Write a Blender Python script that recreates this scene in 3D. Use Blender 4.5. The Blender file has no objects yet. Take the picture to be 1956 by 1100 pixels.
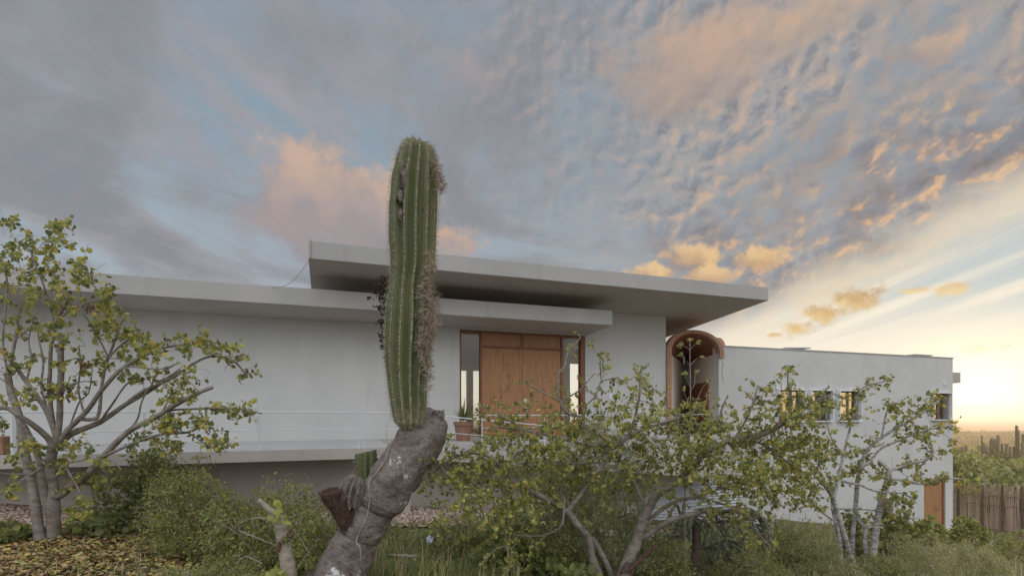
import bpy, math, random
import numpy as np
from mathutils import Vector, Matrix, noise as mnoise
R = math.radians
random.seed(7)
sc = bpy.context.scene
COL = sc.collection
# ---------------------------------------------------------------- camera
FPX = 1000.0            # focal length of the photograph in its own pixels
HOR = 787.0             # eye level in the photograph
cam = bpy.data.objects.new("camera", bpy.data.cameras.new("camera"))
COL.objects.link(cam)
cam.data.sensor_width = 36.0
cam.data.lens = 36.0 * FPX / 1956.0
cam.data.shift_y = (HOR - 550.0) / 1956.0
cam.data.clip_start = 0.05
cam.data.clip_end = 9000
cam.location = (0, 0, 0)
cam.rotation_euler = (R(90), 0, 0)
sc.camera = cam
# ---------------------------------------------------------------- colour management
sc.view_settings.view_transform = 'Standard'
sc.view_settings.look = 'None'
sc.view_settings.exposure = 0.0
sc.view_settings.gamma = 1.0
# ---------------------------------------------------------------- sun (just above the horizon, behind the house)
SUN_AZ, SUN_EL = 41.5, 2.0
sun = bpy.data.objects.new("sun", bpy.data.lights.new("sun", 'SUN'))
COL.objects.link(sun)
sun.data.energy = 2.4
sun.data.angle = R(0.5)
sun.data.color = (1.0, 0.62, 0.30)
sd = Vector((math.sin(R(SUN_AZ)) * math.cos(R(SUN_EL)), math.cos(R(SUN_AZ)) * math.cos(R(SUN_EL)), math.sin(R(SUN_EL))))
sun.rotation_euler = sd.to_track_quat('Z', 'Y').to_euler()
# ---------------------------------------------------------------- node helpers
class NT:
    def __init__(s, tree): s.t = tree; s.n = tree.nodes; s.l = tree.links
    def new(s, typ, **kw):
        n = s.n.new(typ)
        for k, v in kw.items(): setattr(n, k, v)
        return n
    def put(s, sock, v):
        if v is None: return
        if isinstance(v, bpy.types.NodeSocket): s.l.new(v, sock)
        else:
            if isinstance(v, (tuple, list)) and sock.type == 'RGBA' and len(v) == 3: v = (*v, 1.0)
            sock.default_value = v
    def m(s, op, a, b=None, c=None, clamp=False):
        n = s.new('ShaderNodeMath', operation=op, use_clamp=clamp)
        s.put(n.inputs[0], a); s.put(n.inputs[1], b); s.put(n.inputs[2], c)
        return n.outputs[0]
    def ss(s, x, lo, hi, a=0.0, b=1.0):
        n = s.new('ShaderNodeMapRange', interpolation_type='SMOOTHSTEP')
        s.put(n.inputs[0], x); s.put(n.inputs[1], lo); s.put(n.inputs[2], hi); s.put(n.inputs[3], a); s.put(n.inputs[4], b)
        return n.outputs[0]
    def mix(s, f, a, b, mode='MIX'):
        n = s.new('ShaderNodeMix', data_type='RGBA', blend_type=mode)
        s.put(n.inputs[0], f); s.put(n.inputs[6], a); s.put(n.inputs[7], b)
        return n.outputs[2]
    def noise(s, vec, scale, detail=4.0, rough=0.5, dist=0.0):
        n = s.new('ShaderNodeTexNoise')
        s.put(n.inputs['Vector'], vec); s.put(n.inputs['Scale'], scale); s.put(n.inputs['Detail'], detail)
        s.put(n.inputs['Roughness'], rough); s.put(n.inputs['Distortion'], dist)
        return n.outputs[0]
    def vec(s, x, y, z=0.0):
        n = s.new('ShaderNodeCombineXYZ')
        s.put(n.inputs[0], x); s.put(n.inputs[1], y); s.put(n.inputs[2], z)
        return n.outputs[0]
    def vm(s, op, a, b=None):
        n = s.new('ShaderNodeVectorMath', operation=op)
        s.put(n.inputs[0], a); s.put(n.inputs[1], b)
        return n.outputs[0]
# ---------------------------------------------------------------- sky: dusk cloud deck, procedural, by direction only
def lin(r, g, b): return tuple(((c / 255.0) / 12.92 if c / 255.0 <= 0.04045 else ((c / 255.0 + 0.055) / 1.055) ** 2.4) for c in (r, g, b))
REAR = 1.45
world = bpy.data.worlds.new("World"); sc.world = world
world.use_nodes = True
W = NT(world.node_tree); W.n.clear()
def build_sky():
    tc = W.new('ShaderNodeTexCoord')
    sp = W.new('ShaderNodeSeparateXYZ'); W.l.new(tc.outputs['Generated'], sp.inputs[0])
    D = tc.outputs['Generated']; x, y, z = sp.outputs
    az = W.m('MULTIPLY', W.m('ARCTAN2', x, y), 57.29578)
    el = W.m('MULTIPLY', W.m('ARCSINE', z), 57.29578)
    zz = W.m('ADD', W.m('MAXIMUM', z, 0.0), 0.13)
    px, py = W.m('DIVIDE', x, zz), W.m('DIVIDE', y, zz)
    wob = W.noise(W.vec(px, py), 1.3, 4, 0.55)                       # 0..1
    fine = W.noise(D, 9.0, 7, 0.58)
    fine2 = W.noise(D, 26.0, 5, 0.6)
    wf = W.m('SUBTRACT', fine, 0.5)
    # clear sky
    base = W.mix(W.ss(el, 2.0, 30.0), lin(178, 191, 199), lin(138, 157, 172))
    base = W.mix(W.ss(el, 30.0, 60.0), base, lin(122, 142, 160))
    daz = W.m('SUBTRACT', az, SUN_AZ)
    def ell(ra, re, e0=0.0):
        a = W.m('DIVIDE', daz, ra); e = W.m('DIVIDE', W.m('SUBTRACT', el, e0), re)
        return W.m('SQRT', W.m('ADD', W.m('MULTIPLY', a, a), W.m('MULTIPLY', e, e)))
    base = W.mix(W.ss(ell(72, 15), 1.0, 0.3), base, lin(244, 233, 212))
    deckline = W.m('ADD', W.m('MULTIPLY', W.m('MAXIMUM', W.m('SUBTRACT', az, 8.0), 0.0), 0.385), 2.2)
    below = W.ss(W.m('SUBTRACT', el, deckline), 1.5, -1.0)
    # thin high streaks in the clear part near the sun
    st = W.noise(W.vec(W.m('MULTIPLY', W.m('ADD', az, W.m('MULTIPLY', el, -1.6)), 0.03), W.m('MULTIPLY', W.m('SUBTRACT', el, W.m('MULTIPLY', az, 0.30)), 0.20)), 1.2, 5, 0.62, 1.6)
    base = W.mix(W.m('MULTIPLY', W.m('MULTIPLY', W.ss(st, 0.30, 0.78), below), W.ss(ell(60, 34), 1.0, 0.4)), base, lin(253, 244, 222))
    bl = W.m('MULTIPLY', W.ss(st, 0.62, 0.34), W.m('MULTIPLY', W.ss(az, 22, 44), W.m('MULTIPLY', W.ss(el, 4.5, 9.0), W.ss(el, 22, 15))))
    base = W.mix(W.m('MULTIPLY', bl, 0.7), base, lin(192, 206, 207))
    base = W.mix(W.m('MULTIPLY', W.ss(el, 9.0, 3.0), W.ss(az, -22.0, -8.0)), base, lin(252, 243, 224))
    # pale straggling cloud low over the left wing
    lo = W.noise(W.vec(W.m('MULTIPLY', W.m('ADD', az, W.m('MULTIPLY', el, 0.9)), 0.06), W.m('MULTIPLY', W.m('ADD', el, W.m('MULTIPLY', az, 0.35)), 0.22)), 1.0, 6, 0.6, 0.6)
    base = W.mix(W.m('MULTIPLY', W.ss(lo, 0.42, 0.62), W.ss(az, 0.0, -14.0)), base, lin(160, 158, 166))
    # cloud deck
    line = W.m('ADD', W.m('MULTIPLY', W.m('MAXIMUM', W.m('SUBTRACT', az, 8.0), 0.0), 0.385), 2.2)
    over = W.m('SUBTRACT', W.m('ADD', el, W.m('MULTIPLY', W.m('SUBTRACT', wob, 0.5), 3.0)), line)
    over = W.m('SUBTRACT', over, W.ss(az, 16.0, 2.0, 0.0, 4.6))
    deck = W.ss(over, -0.8, 2.8)
    P1 = W.vec(px, W.m('MULTIPLY', py, 0.62))
    big = W.noise(P1, 1.7, 6, 0.58, 0.5)
    cov = W.ss(W.m('ADD', big, W.m('MULTIPLY', wf, 0.25)), 0.36, 0.58)
    wr = W.m('MULTIPLY', W.ss(az, -14.0, 26.0), W.ss(over, -1.0, 3.0))
    al = W.m('ADD', W.m('MULTIPLY', az, 0.906), W.m('MULTIPLY', el, 0.42)); ac = W.m('SUBTRACT', W.m('MULTIPLY', el, 0.906), W.m('MULTIPLY', az, 0.42))
    wf2 = W.m('SUBTRACT', fine2, 0.5)
    P2 = W.vec(W.m('ADD', W.m('MULTIPLY', al, 0.44), W.m('MULTIPLY', wf, 0.9)), W.m('ADD', W.m('MULTIPLY', ac, 0.60), W.m('MULTIPLY', wf2, 0.9)))
    c0 = W.noise(P2, 1.0, 3, 0.55, 0.2)
    c1 = W.noise(W.vm('ADD', P2, (0.08, -0.46, 0)), 1.0, 3, 0.55, 0.2)
    rel = W.m('SUBTRACT', c0, c1)
    brk = W.ss(W.m('ADD', W.noise(D, 5.5, 3, 0.55), W.m('MULTIPLY', wf2, 0.25)), 0.36, 0.58)
    shade = W.mix(W.ss(az, -5, 40), lin(137, 141, 149), lin(142, 134, 134))
    pale = W.mix(W.ss(az, -20, 30), lin(150, 152, 157), lin(170, 161, 156))
    body = W.mix(W.ss(W.m('ADD', big, W.m('MULTIPLY', wf, 0.35)), 0.36, 0.66), pale, shade)
    lit = W.mix(W.ss(ell(46, 42), 1.0, 0.2), lin(190, 168, 156), lin(240, 190, 136))
    litf = W.m('MULTIPLY', W.ss(rel, 0.0, 0.24), W.m('ADD', 0.10, W.m('MULTIPLY', wr, 0.85)))
    litf = W.m('MULTIPLY', litf, W.m('ADD', 0.12, W.m('MULTIPLY', 0.88, brk)))
    body = W.mix(litf, body, lit)
    dk = W.m('MULTIPLY', W.ss(rel, 0.02, -0.20), W.m('MULTIPLY', W.m('ADD', 0.3, W.m('MULTIPLY', brk, 0.7)), W.m('MULTIPLY', wr, 0.8)))
    body = W.mix(dk, body, lin(116, 112, 120))
    cell = W.m('MULTIPLY', W.ss(c0, 0.60, 0.36), W.m('MULTIPLY', wr, W.m('SUBTRACT', 0.85, W.m('MULTIPLY', brk, 0.35))))
    cellcov = W.m('MULTIPLY', W.m('MAXIMUM', cov, W.m('MULTIPLY', wr, 0.92)), W.m('SUBTRACT', 1.0, W.m('MULTIPLY', cell, 0.62)))
    colr = W.mix(W.m('MULTIPLY', deck, cellcov), base, body)
    # bright lit rim where the deck ends on the sun side
    rim = W.m('MULTIPLY', W.m('MULTIPLY', W.ss(over, -3.4, 0.3), W.ss(over, 4.2, 0.2)), W.m('MULTIPLY', W.ss(az, 18, 30), W.ss(W.m('ADD', fine, 0.08), 0.35, 0.6)))
    colr = W.mix(W.m('MULTIPLY', rim, 0.55), colr, lin(248, 222, 182))
    # separate cumulus heaps: (photo x, photo y, half width, half height, top colour, foot colour, opacity)
    def blob(col, bx, by, rx, ry, top, foot, op, warp=1.0, soft=0.45):
        u, v = (bx - 978) / FPX, (HOR - by) / FPX
        a0 = math.degrees(math.atan(u)); e0 = math.degrees(math.atan(v / math.sqrt(1 + u * u)))
        ra = rx / FPX * 57.3 / (1 + u * u); re = ry / FPX * 57.3 / math.sqrt(1 + u * u) / (1 + v * v / (1 + u * u))
        a = W.m('DIVIDE', W.m('SUBTRACT', az, a0), ra); e = W.m('DIVIDE', W.m('SUBTRACT', el, e0), re)
        # flat foot: squash the underside
        r = W.m('SQRT', W.m('ADD', W.m('MULTIPLY', a, a), W.m('MULTIPLY', e, e)))
        nz = fine if ry > 40 else fine2
        r = W.m('SUBTRACT', r, W.m('MULTIPLY', W.m('SUBTRACT', nz, 0.5), 2.1 * warp))
        msk = W.ss(r, 1.0, 1.0 - soft)
        tint = W.ss(W.m('ADD', W.m('ADD', e, W.m('MULTIPLY', a, 0.35)), W.m('MULTIPLY', W.m('SUBTRACT', nz, 0.5), 2.6)), -0.5, 0.8)
        return W.mix(W.m('MULTIPLY', msk, op), col, W.mix(tint, foot, top))
    pk, pf = lin(206, 175, 154), lin(156, 147, 151)
    colr = blob(colr, 645, 395, 215, 120, pk, pf, 0.85, 1.0, 0.35)
    colr = blob(colr, 540, 430, 240, 60, lin(180, 160, 152), lin(166, 152, 150), 0.6, 1.0, 0.9)
    colr = blob(colr, 865, 465, 75, 36, lin(205, 172, 150), lin(172, 155, 150), 0.8, 1.0, 0.6)
    colr = blob(colr, 880, 150, 90, 60, lin(172, 160, 158), lin(150, 146, 154), 0.5, 1.2, 0.8)
    colr = blob(colr, 1310, 120, 200, 120, lin(204, 172, 148), lin(172, 154, 144), 0.75, 1.0, 0.8)
    colr = blob(colr, 1560, 40, 170, 80, lin(210, 178, 148), lin(176, 158, 146), 0.75, 1.0, 0.8)
    colr = blob(colr, 1780, 95, 80, 40, lin(204, 174, 148), lin(160, 148, 146), 0.6, 1.2, 0.7)
    for q in ((1320, 490, 62, 34), (1448, 496, 72, 30), (1245, 522, 70, 22), (1345, 528, 90, 24)):
        colr = blob(colr, *q, lin(236, 199, 146), lin(200, 164, 128), 0.85, 1.1, 0.6)
    for q in ((1632, 575, 78, 34), (1570, 598, 60, 28), (1525, 625, 42, 22), (1476, 640, 26, 9)):
        colr = blob(colr, *q, lin(186, 148, 98), lin(228, 190, 124), 0.85, 1.2, 0.7)
    for q in ((1828, 552, 44, 18), (1852, 668, 44, 10), (1740, 556, 40, 10), (1920, 661, 18, 5)):
        colr = blob(colr, *q, lin(226, 190, 130), lin(244, 210, 140), 0.75, 0.9, 0.7)
    # glow round the low sun
    gl = W.ss(ell(15, 11, 0.8), 1.0, 0.0)
    colr = W.mix(gl, colr, (1.22, 1.07, 0.82))
    gl2 = W.ss(ell(6.5, 5.5, 0.8), 1.0, 0.0)
    colr = W.mix(gl2, colr, (1.75, 1.5, 1.12))
    # unseen sky behind the viewer, brightened on purpose to light the house front
    rear = W.m('MULTIPLY', W.ss(y, -0.02, -0.45), W.ss(z, -0.02, 0.12))
    rg_ = W.ss(z, 0.0, 0.55, 0.55, 1.15)
    rv = W.new('ShaderNodeVectorMath', operation='SCALE'); rv.inputs[0].default_value = (1.02 * REAR, 1.04 * REAR, 1.09 * REAR); W.l.new(rg_, rv.inputs[3])
    colr = W.mix(rear, colr, rv.outputs[0])
    up = W.ss(z, 0.72, 0.95)  # overhead sky out of view, raised as well to light the ground
    colr = W.mix(up, colr, (0.78 * REAR, 0.84 * REAR, 0.93 * REAR))
    colr = W.mix(W.ss(z, 0.0, -0.03), colr, (0.10, 0.095, 0.08))
    bg = W.new('ShaderNodeBackground'); W.l.new(colr, bg.inputs[0]); bg.inputs[1].default_value = 1.0
    out = W.new('ShaderNodeOutputWorld'); W.l.new(bg.outputs[0], out.inputs[0])
build_sky()
# ---------------------------------------------------------------- materials
LEAFK = 1.3
def pmat(name, c1, c2=None, scale=4.0, rough=0.8, bump=0.0, bscale=60.0, stretch=(1, 1, 1), spec=0.3, detail=5, lo=0.35, hi=0.65, metal=0.0):
    m = bpy.data.materials.new(name); m.use_nodes = True
    T = NT(m.node_tree); b = T.n['Principled BSDF']
    tc = T.new('ShaderNodeTexCoord')
    mp = T.new('ShaderNodeMapping'); mp.inputs['Scale'].default_value = stretch
    T.l.new(tc.outputs['Object'], mp.inputs[0])
    v = mp.outputs[0]
    col = c1
    if c2 is not None:
        col = T.mix(T.ss(T.noise(v, scale, detail, 0.6), lo, hi), c1, c2)
    T.put(b.inputs['Base Color'], col)
    b.inputs['Roughness'].default_value = rough
    b.inputs['Specular IOR Level'].default_value = spec
    b.inputs['Metallic'].default_value = metal
    if bump:
        bn = T.new('ShaderNodeBump'); bn.inputs['Strength'].default_value = bump; bn.inputs['Distance'].default_value = 0.02
        T.l.new(T.noise(v, bscale, 4, 0.6), bn.inputs['Height']); T.l.new(bn.outputs[0], b.inputs['Normal'])
    return m
def leafmat(name, c1, c2, trans=0.40, rough=0.5):
    c1 = tuple(min(0.8, v * LEAFK) for v in c1); c2 = tuple(min(0.8, v * LEAFK) for v in c2)
    m = bpy.data.materials.new(name); m.use_nodes = True
    T = NT(m.node_tree); b = T.n['Principled BSDF']; out = T.n['Material Output']
    tc = T.new('ShaderNodeTexCoord')
    col = T.mix(T.ss(T.noise(tc.outputs['Object'], 6.0, 3, 0.6), 0.3, 0.7), c1, c2)
    T.put(b.inputs['Base Color'], col); b.inputs['Roughness'].default_value = rough
    b.inputs['Specular IOR Level'].default_value = 0.3
    tr = T.new('ShaderNodeBsdfTranslucent'); T.put(tr.inputs[0], col)
    ms = T.new('ShaderNodeMixShader'); ms.inputs[0].default_value = trans
    T.l.new(b.outputs[0], ms.inputs[1]); T.l.new(tr.outputs[0], ms.inputs[2]); T.l.new(ms.outputs[0], out.inputs[0])
    return m
def wallmat(name, c1, c2, dirt):
    m = bpy.data.materials.new(name); m.use_nodes = True
    T = NT(m.node_tree); b = T.n['Principled BSDF']
    tc = T.new('ShaderNodeTexCoord'); o = tc.outputs['Object']
    mp = T.new('ShaderNodeMapping'); mp.inputs['Scale'].default_value = (2.2, 2.2, 0.22); T.l.new(o, mp.inputs[0])
    col = T.mix(T.ss(T.noise(o, 0.9, 6, 0.62), 0.3, 0.7), c1, c2)
    col = T.mix(T.m('MULTIPLY', T.ss(T.noise(mp.outputs[0], 1.6, 6, 0.65), 0.52, 0.78), 0.35), col, dirt)
    col = T.mix(T.m('MULTIPLY', T.ss(T.noise(o, 14, 4, 0.6), 0.62, 0.75), 0.18), col, dirt)
    T.put(b.inputs['Base Color'], col); b.inputs['Roughness'].default_value = 0.85; b.inputs['Specular IOR Level'].default_value = 0.25
    bn = T.new('ShaderNodeBump'); bn.inputs['Strength'].default_value = 0.35; bn.inputs['Distance'].default_value = 0.012
    h = T.m('ADD', T.noise(o, 45, 4, 0.6), T.m('MULTIPLY', T.noise(o, 5, 3, 0.5), 0.9))
    T.l.new(h, bn.inputs['Height']); T.l.new(bn.outputs[0], b.inputs['Normal'])
    return m
def woodmat(name, c1, c2, stretch=(1, 1, 0.09), rough=0.55):
    m = bpy.data.materials.new(name); m.use_nodes = True
    T = NT(m.node_tree); b = T.n['Principled BSDF']
    tc = T.new('ShaderNodeTexCoord'); o = tc.outputs['Object']
    mp = T.new('ShaderNodeMapping'); mp.inputs['Scale'].default_value = stretch; T.l.new(o, mp.inputs[0])
    g = T.noise(mp.outputs[0], 22, 6, 0.62, 0.4)
    col = T.mix(T.ss(g, 0.3, 0.72), c1, c2)
    mp2 = T.new('ShaderNodeMapping'); mp2.inputs['Scale'].default_value = (1, 1, 0.35); T.l.new(o, mp2.inputs[0])
    col = T.mix(T.m('MULTIPLY', T.ss(T.noise(mp2.outputs[0], 7, 5, 0.6), 0.52, 0.70), 0.55), col, tuple(0.45 * v for v in c1))
    T.put(b.inputs['Base Color'], col); b.inputs['Roughness'].default_value = rough
    bn = T.new('ShaderNodeBump'); bn.inputs['Strength'].default_value = 0.2; bn.inputs['Distance'].default_value = 0.01
    T.l.new(g, bn.inputs['Height']); T.l.new(bn.outputs[0], b.inputs['Normal'])
    return m
def glassmat(name, tint=(0.95, 0.96, 0.95)):
    m = bpy.data.materials.new(name); m.use_nodes = True
    T = NT(m.node_tree); T.n.clear()
    out = T.new('ShaderNodeOutputMaterial')
    tr = T.new('ShaderNodeBsdfTransparent'); tr.inputs[0].default_value = (*tint, 1)
    gl = T.new('ShaderNodeBsdfGlossy'); gl.inputs['Roughness'].default_value = 0.02
    lw = T.new('ShaderNodeLayerWeight'); lw.inputs[0].default_value = 0.5
    ms = T.new('ShaderNodeMixShader'); T.l.new(T.m('ADD', T.m('MULTIPLY', T.m('POWER', lw.outputs[1], 5.0), 0.9), 0.045, clamp=True), ms.inputs[0])
    T.l.new(tr.outputs[0], ms.inputs[1]); T.l.new(gl.outputs[0], ms.inputs[2]); T.l.new(ms.outputs[0], out.inputs[0])
    return m
M = {}
M['wall'] = wallmat('white_stucco', (0.495, 0.50, 0.485), (0.55, 0.55, 0.53), (0.40, 0.38, 0.35))
M['soffit'] = wallmat('soffit_warm_bounce', (0.43, 0.38, 0.345), (0.48, 0.43, 0.39), (0.35, 0.31, 0.28))  # warm light bounced off the ground is put into this colour
M['roof'] = wallmat('grey_painted_concrete', (0.36, 0.355, 0.34), (0.41, 0.40, 0.385), (0.28, 0.265, 0.25))
M['base'] = wallmat('beige_plaster', (0.40, 0.36, 0.32), (0.45, 0.41, 0.37), (0.28, 0.25, 0.22))
M['slab'] = wallmat('concrete', (0.40, 0.36, 0.33), (0.45, 0.41, 0.37), (0.26, 0.24, 0.22))
M['paving'] = wallmat('paving', (0.36, 0.35, 0.34), (0.42, 0.40, 0.38), (0.25, 0.23, 0.21))
M['floor'] = pmat('pale_floor', (0.40, 0.405, 0.405), (0.45, 0.452, 0.45), 2.0, 0.4, 0.05)
M['wood'] = woodmat('stained_wood', (0.29, 0.132, 0.052), (0.39, 0.195, 0.085))
M['dwood'] = woodmat('dark_stained_wood', (0.17, 0.062, 0.027), (0.23, 0.09, 0.04))
M['rwood'] = woodmat('red_brown_wood', (0.20, 0.06, 0.03), (0.28, 0.09, 0.045))
M['terra'] = pmat('terracotta_render', (0.34, 0.19, 0.125), (0.40, 0.235, 0.155), 3, 0.85, 0.2)
M['vault'] = woodmat('vault_boards', (0.26, 0.085, 0.042), (0.34, 0.125, 0.06), (0.1, 1, 1))
M['white'] = pmat('white_metal', (0.56, 0.58, 0.60), None, rough=0.4, spec=0.5)
M['whitep'] = pmat('white_paint', (0.70, 0.73, 0.76), (0.64, 0.67, 0.70), 3, 0.5, 0.1)
M['steel'] = pmat('steel', (0.55, 0.54, 0.52), None, rough=0.3, metal=1.0)
M['black'] = pmat('black_plastic', (0.02, 0.022, 0.028), (0.03, 0.03, 0.035), 9, 0.35)
M['lens'] = pmat('lamp_lens', (0.42, 0.52, 0.70), (0.62, 0.68, 0.76), 60, 0.15, spec=0.8)
M['glass'] = glassmat('window_glass')
M['bronze'] = glassmat('bronze_glass', (0.80, 0.72, 0.60))
M['intw'] = pmat('interior_paint', (0.72, 0.66, 0.58), (0.78, 0.71, 0.62), 1.5, 0.9)
M['pot'] = pmat('terracotta_pot', (0.23, 0.12, 0.08), (0.28, 0.15, 0.105), 8, 0.8, 0.2)
M['soil'] = pmat('soil', (0.06, 0.045, 0.03), (0.10, 0.075, 0.05), 9, 0.95, 0.4)
M['bark'] = pmat('pale_bark', (0.27, 0.24, 0.205), (0.16, 0.135, 0.11), 7, 0.85, 0.5, 40, (1, 1, 2.4))
M['bark2'] = pmat('white_bark', (0.40, 0.385, 0.36), (0.19, 0.17, 0.15), 8, 0.85, 0.5, 40, (1, 1, 3.0), lo=0.42, hi=0.62)
M['barkd'] = pmat('dark_bark', (0.085, 0.06, 0.048), (0.14, 0.10, 0.08), 9, 0.9, 0.6, 50)
M['twig'] = pmat('twig', (0.24, 0.19, 0.14), (0.36, 0.30, 0.24), 6, 0.85)
M['dry'] = pmat('dry_twig', (0.36, 0.31, 0.26), (0.22, 0.185, 0.15), 5, 0.85)
M['cutwood'] = pmat('cut_wood', (0.13, 0.07, 0.05), (0.065, 0.038, 0.03), 25, 0.9, 0.4)
M['Lg'] = leafmat('leaf_green', (0.205, 0.220, 0.060), (0.265, 0.262, 0.078))
M['Ld'] = leafmat('leaf_dark_green', (0.10, 0.125, 0.042), (0.145, 0.165, 0.058))
M['Ly'] = leafmat('leaf_yellow_green', (0.37, 0.34, 0.082), (0.30, 0.285, 0.075))
M['Lo'] = leafmat('leaf_yellow', (0.44, 0.355, 0.07), (0.40, 0.29, 0.06))
M['Lp'] = leafmat('leaf_pale_green', (0.28, 0.30, 0.15), (0.35, 0.36, 0.19))
M['Ls'] = leafmat('leaf_shrub', (0.165, 0.185, 0.058), (0.235, 0.245, 0.08))
M['Lw'] = leafmat('leaf_willow', (0.20, 0.23, 0.115), (0.27, 0.295, 0.15))
M['lit1'] = leafmat('litter_tan', (0.36, 0.245, 0.12), (0.29, 0.20, 0.10), 0.1)
M['lit2'] = leafmat('litter_yellow', (0.46, 0.335, 0.085), (0.38, 0.28, 0.08), 0.1)
M['lit3'] = leafmat('litter_brown', (0.19, 0.105, 0.058), (0.13, 0.075, 0.045), 0.1)
M['lit4'] = leafmat('litter_olive', (0.29, 0.265, 0.105), (0.24, 0.23, 0.10), 0.1)
M['gr'] = leafmat('grass_green', (0.14, 0.185, 0.055), (0.21, 0.235, 0.085))
M['grd'] = leafmat('grass_dry', (0.44, 0.36, 0.20), (0.34, 0.30, 0.15))
M['seed'] = leafmat('seed_head', (0.42, 0.35, 0.24), (0.34, 0.29, 0.18), 0.2)
# ---------------------------------------------------------------- mesh builder
class MB:
    def __init__(s): s.v = []; s.f = []; s.mi = []
    def add(s, vs, fs, mi=0):
        o = len(s.v); s.v.extend(tuple(p) for p in vs); s.f.extend(tuple(i + o for i in f) for f in fs)
        s.mi.extend([mi] * len(fs)); return s
    def hexa(s, a, mi=0):      # 8 corners: bottom 4 ccw, top 4 ccw
        return s.add(a, [(3, 2, 1, 0), (4, 5, 6, 7), (0, 1, 5, 4), (1, 2, 6, 5), (2, 3, 7, 6), (3, 0, 4, 7)], mi)
    def box(s, x0, x1, y0, y1, z0, z1, mi=0):
        return s.hexa([(x0, y0, z0), (x1, y0, z0), (x1, y1, z0), (x0, y1, z0), (x0, y0, z1), (x1, y0, z1), (x1, y1, z1), (x0, y1, z1)], mi)
    def wall(s, a0, a1, n0, n1, z0, z1, ops=(), mi=0):
        xs = sorted({a0, a1, *[o[0] for o in ops], *[o[1] for o in ops]}); xs = [x for x in xs if a0 <= x <= a1]
        for xa, xb in zip(xs, xs[1:]):
            cuts = sorted([(max(o[2], z0), min(o[3], z1)) for o in ops if o[0] <= xa + 1e-6 and o[1] >= xb - 1e-6])
            z = z0
            for c, d in cuts:
                if c > z: s.box(xa, xb, n0, n1, z, c, mi)
                z = d
            if z < z1: s.box(xa, xb, n0, n1, z, z1, mi)
        return s
    def tube(s, pts, rad, k=6, mi=0, cap=True, jit=0.0):
        pts = [Vector(p) for p in pts]; n = len(pts)
        if n < 2: return s
        if not isinstance(rad, (list, tuple)): rad = [rad] * n
        t = (pts[1] - pts[0]).normalized()
        u = t.orthogonal().normalized()
        vs = []
        for i, p in enumerate(pts):
            tt = (pts[min(i + 1, n - 1)] - pts[max(i - 1, 0)])
            if tt.length < 1e-9: tt = t
            tt.normalize()
            u = (u - tt * u.dot(tt))
            if u.length < 1e-6: u = tt.orthogonal()
            u.normalize(); w = tt.cross(u)
            for j in range(k):
                a = 2 * math.pi * j / k; r = rad[i] * (1 + random.uniform(-jit, jit))
                vs.append(p + u * (r * math.cos(a)) + w * (r * math.sin(a)))
        fs = [(i * k + j, i * k + (j + 1) % k, (i + 1) * k + (j + 1) % k, (i + 1) * k + j) for i in range(n - 1) for j in range(k)]
        if cap: fs += [tuple(range(k - 1, -1, -1)), tuple(range((n - 1) * k, n * k))]
        return s.add(vs, fs, mi)
    def lathe(s, c, prof, k=16, mi=0):
        vs = []
        for r, z in prof:
            for j in range(k):
                a = 2 * math.pi * j / k; vs.append((c[0] + r * math.cos(a), c[1] + r * math.sin(a), c[2] + z))
        n = len(prof)
        fs = [(i * k + j, i * k + (j + 1) % k, (i + 1) * k + (j + 1) % k, (i + 1) * k + j) for i in range(n - 1) for j in range(k)]
        fs += [tuple(range(k - 1, -1, -1)), tuple(range((n - 1) * k, n * k))]
        return s.add(vs, fs, mi)
    def leaf(s, p, d, nrm, L, Wd, mi=0, fold=0.25, round_=True):
        d = Vector(d).normalized(); nrm = Vector(nrm); sd_ = d.cross(nrm)
        if sd_.length < 1e-5: sd_ = d.orthogonal()
        sd_.normalize(); up = sd_.cross(d)
        p = Vector(p)
        if round_:
            pr = ((0.0, 0.14), (0.14, 0.44), (0.48, 0.52), (0.82, 0.34))
        else:
            pr = ((0.0, 0.03), (0.3, 0.5), (0.65, 0.36))
        m0 = p; tip = p + d * L - up * (L * 0.12)
        mids = [p + d * (L * a) + up * (0.05 * L * math.sin(a * 3)) for a, _ in pr]
        l = [m + sd_ * (Wd * b) + up * (Wd * b * fold) for m, (a, b) in zip(mids, pr)]
        r = [m - sd_ * (Wd * b) + up * (Wd * b * fold) for m, (a, b) in zip(mids, pr)]
        n = len(pr)
        vs = [m0, tip] + l + r
        return s.add(vs, [(0, 1) + tuple(range(1 + n, 1, -1)), (1, 0) + tuple(range(2 + n, 2 + 2 * n))], mi)
    def quad(s, p, d, nrm, L, Wd, mi=0):
        d = Vector(d).normalized(); sd_ = d.cross(Vector(nrm))
        if sd_.length < 1e-5: sd_ = d.orthogonal()
        sd_.normalize(); p = Vector(p); q = p + d * (L * 0.5)
        return s.add([p, q + sd_ * (Wd * 0.5), p + d * L, q - sd_ * (Wd * 0.5)], [(0, 1, 2, 3)], mi)
    def build(s, name, mats, parent=None, origin=None, smooth=False, bevel=0.0):
        me = bpy.data.meshes.new(name)
        o3 = Vector(origin) if origin is not None else None
        vs = s.v if o3 is None else [(a - o3.x, b - o3.y, c - o3.z) for a, b, c in s.v]
        me.from_pydata(vs, [], s.f)
        if not isinstance(mats, (list, tuple)): mats = [mats]
        for m in mats: me.materials.append(m)
        me.polygons.foreach_set('material_index', s.mi)
        if smooth: me.polygons.foreach_set('use_smooth', [True] * len(s.f))
        me.update()
        ob = bpy.data.objects.new(name, me); COL.objects.link(ob)
        if parent is not None: ob.parent = parent
        elif o3 is not None: ob.location = o3
        if bevel:
            b = ob.modifiers.new('bevel', 'BEVEL'); b.width = bevel; b.segments = 2; b.limit_method = 'ANGLE'; b.angle_limit = R(40)
        return ob
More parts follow.
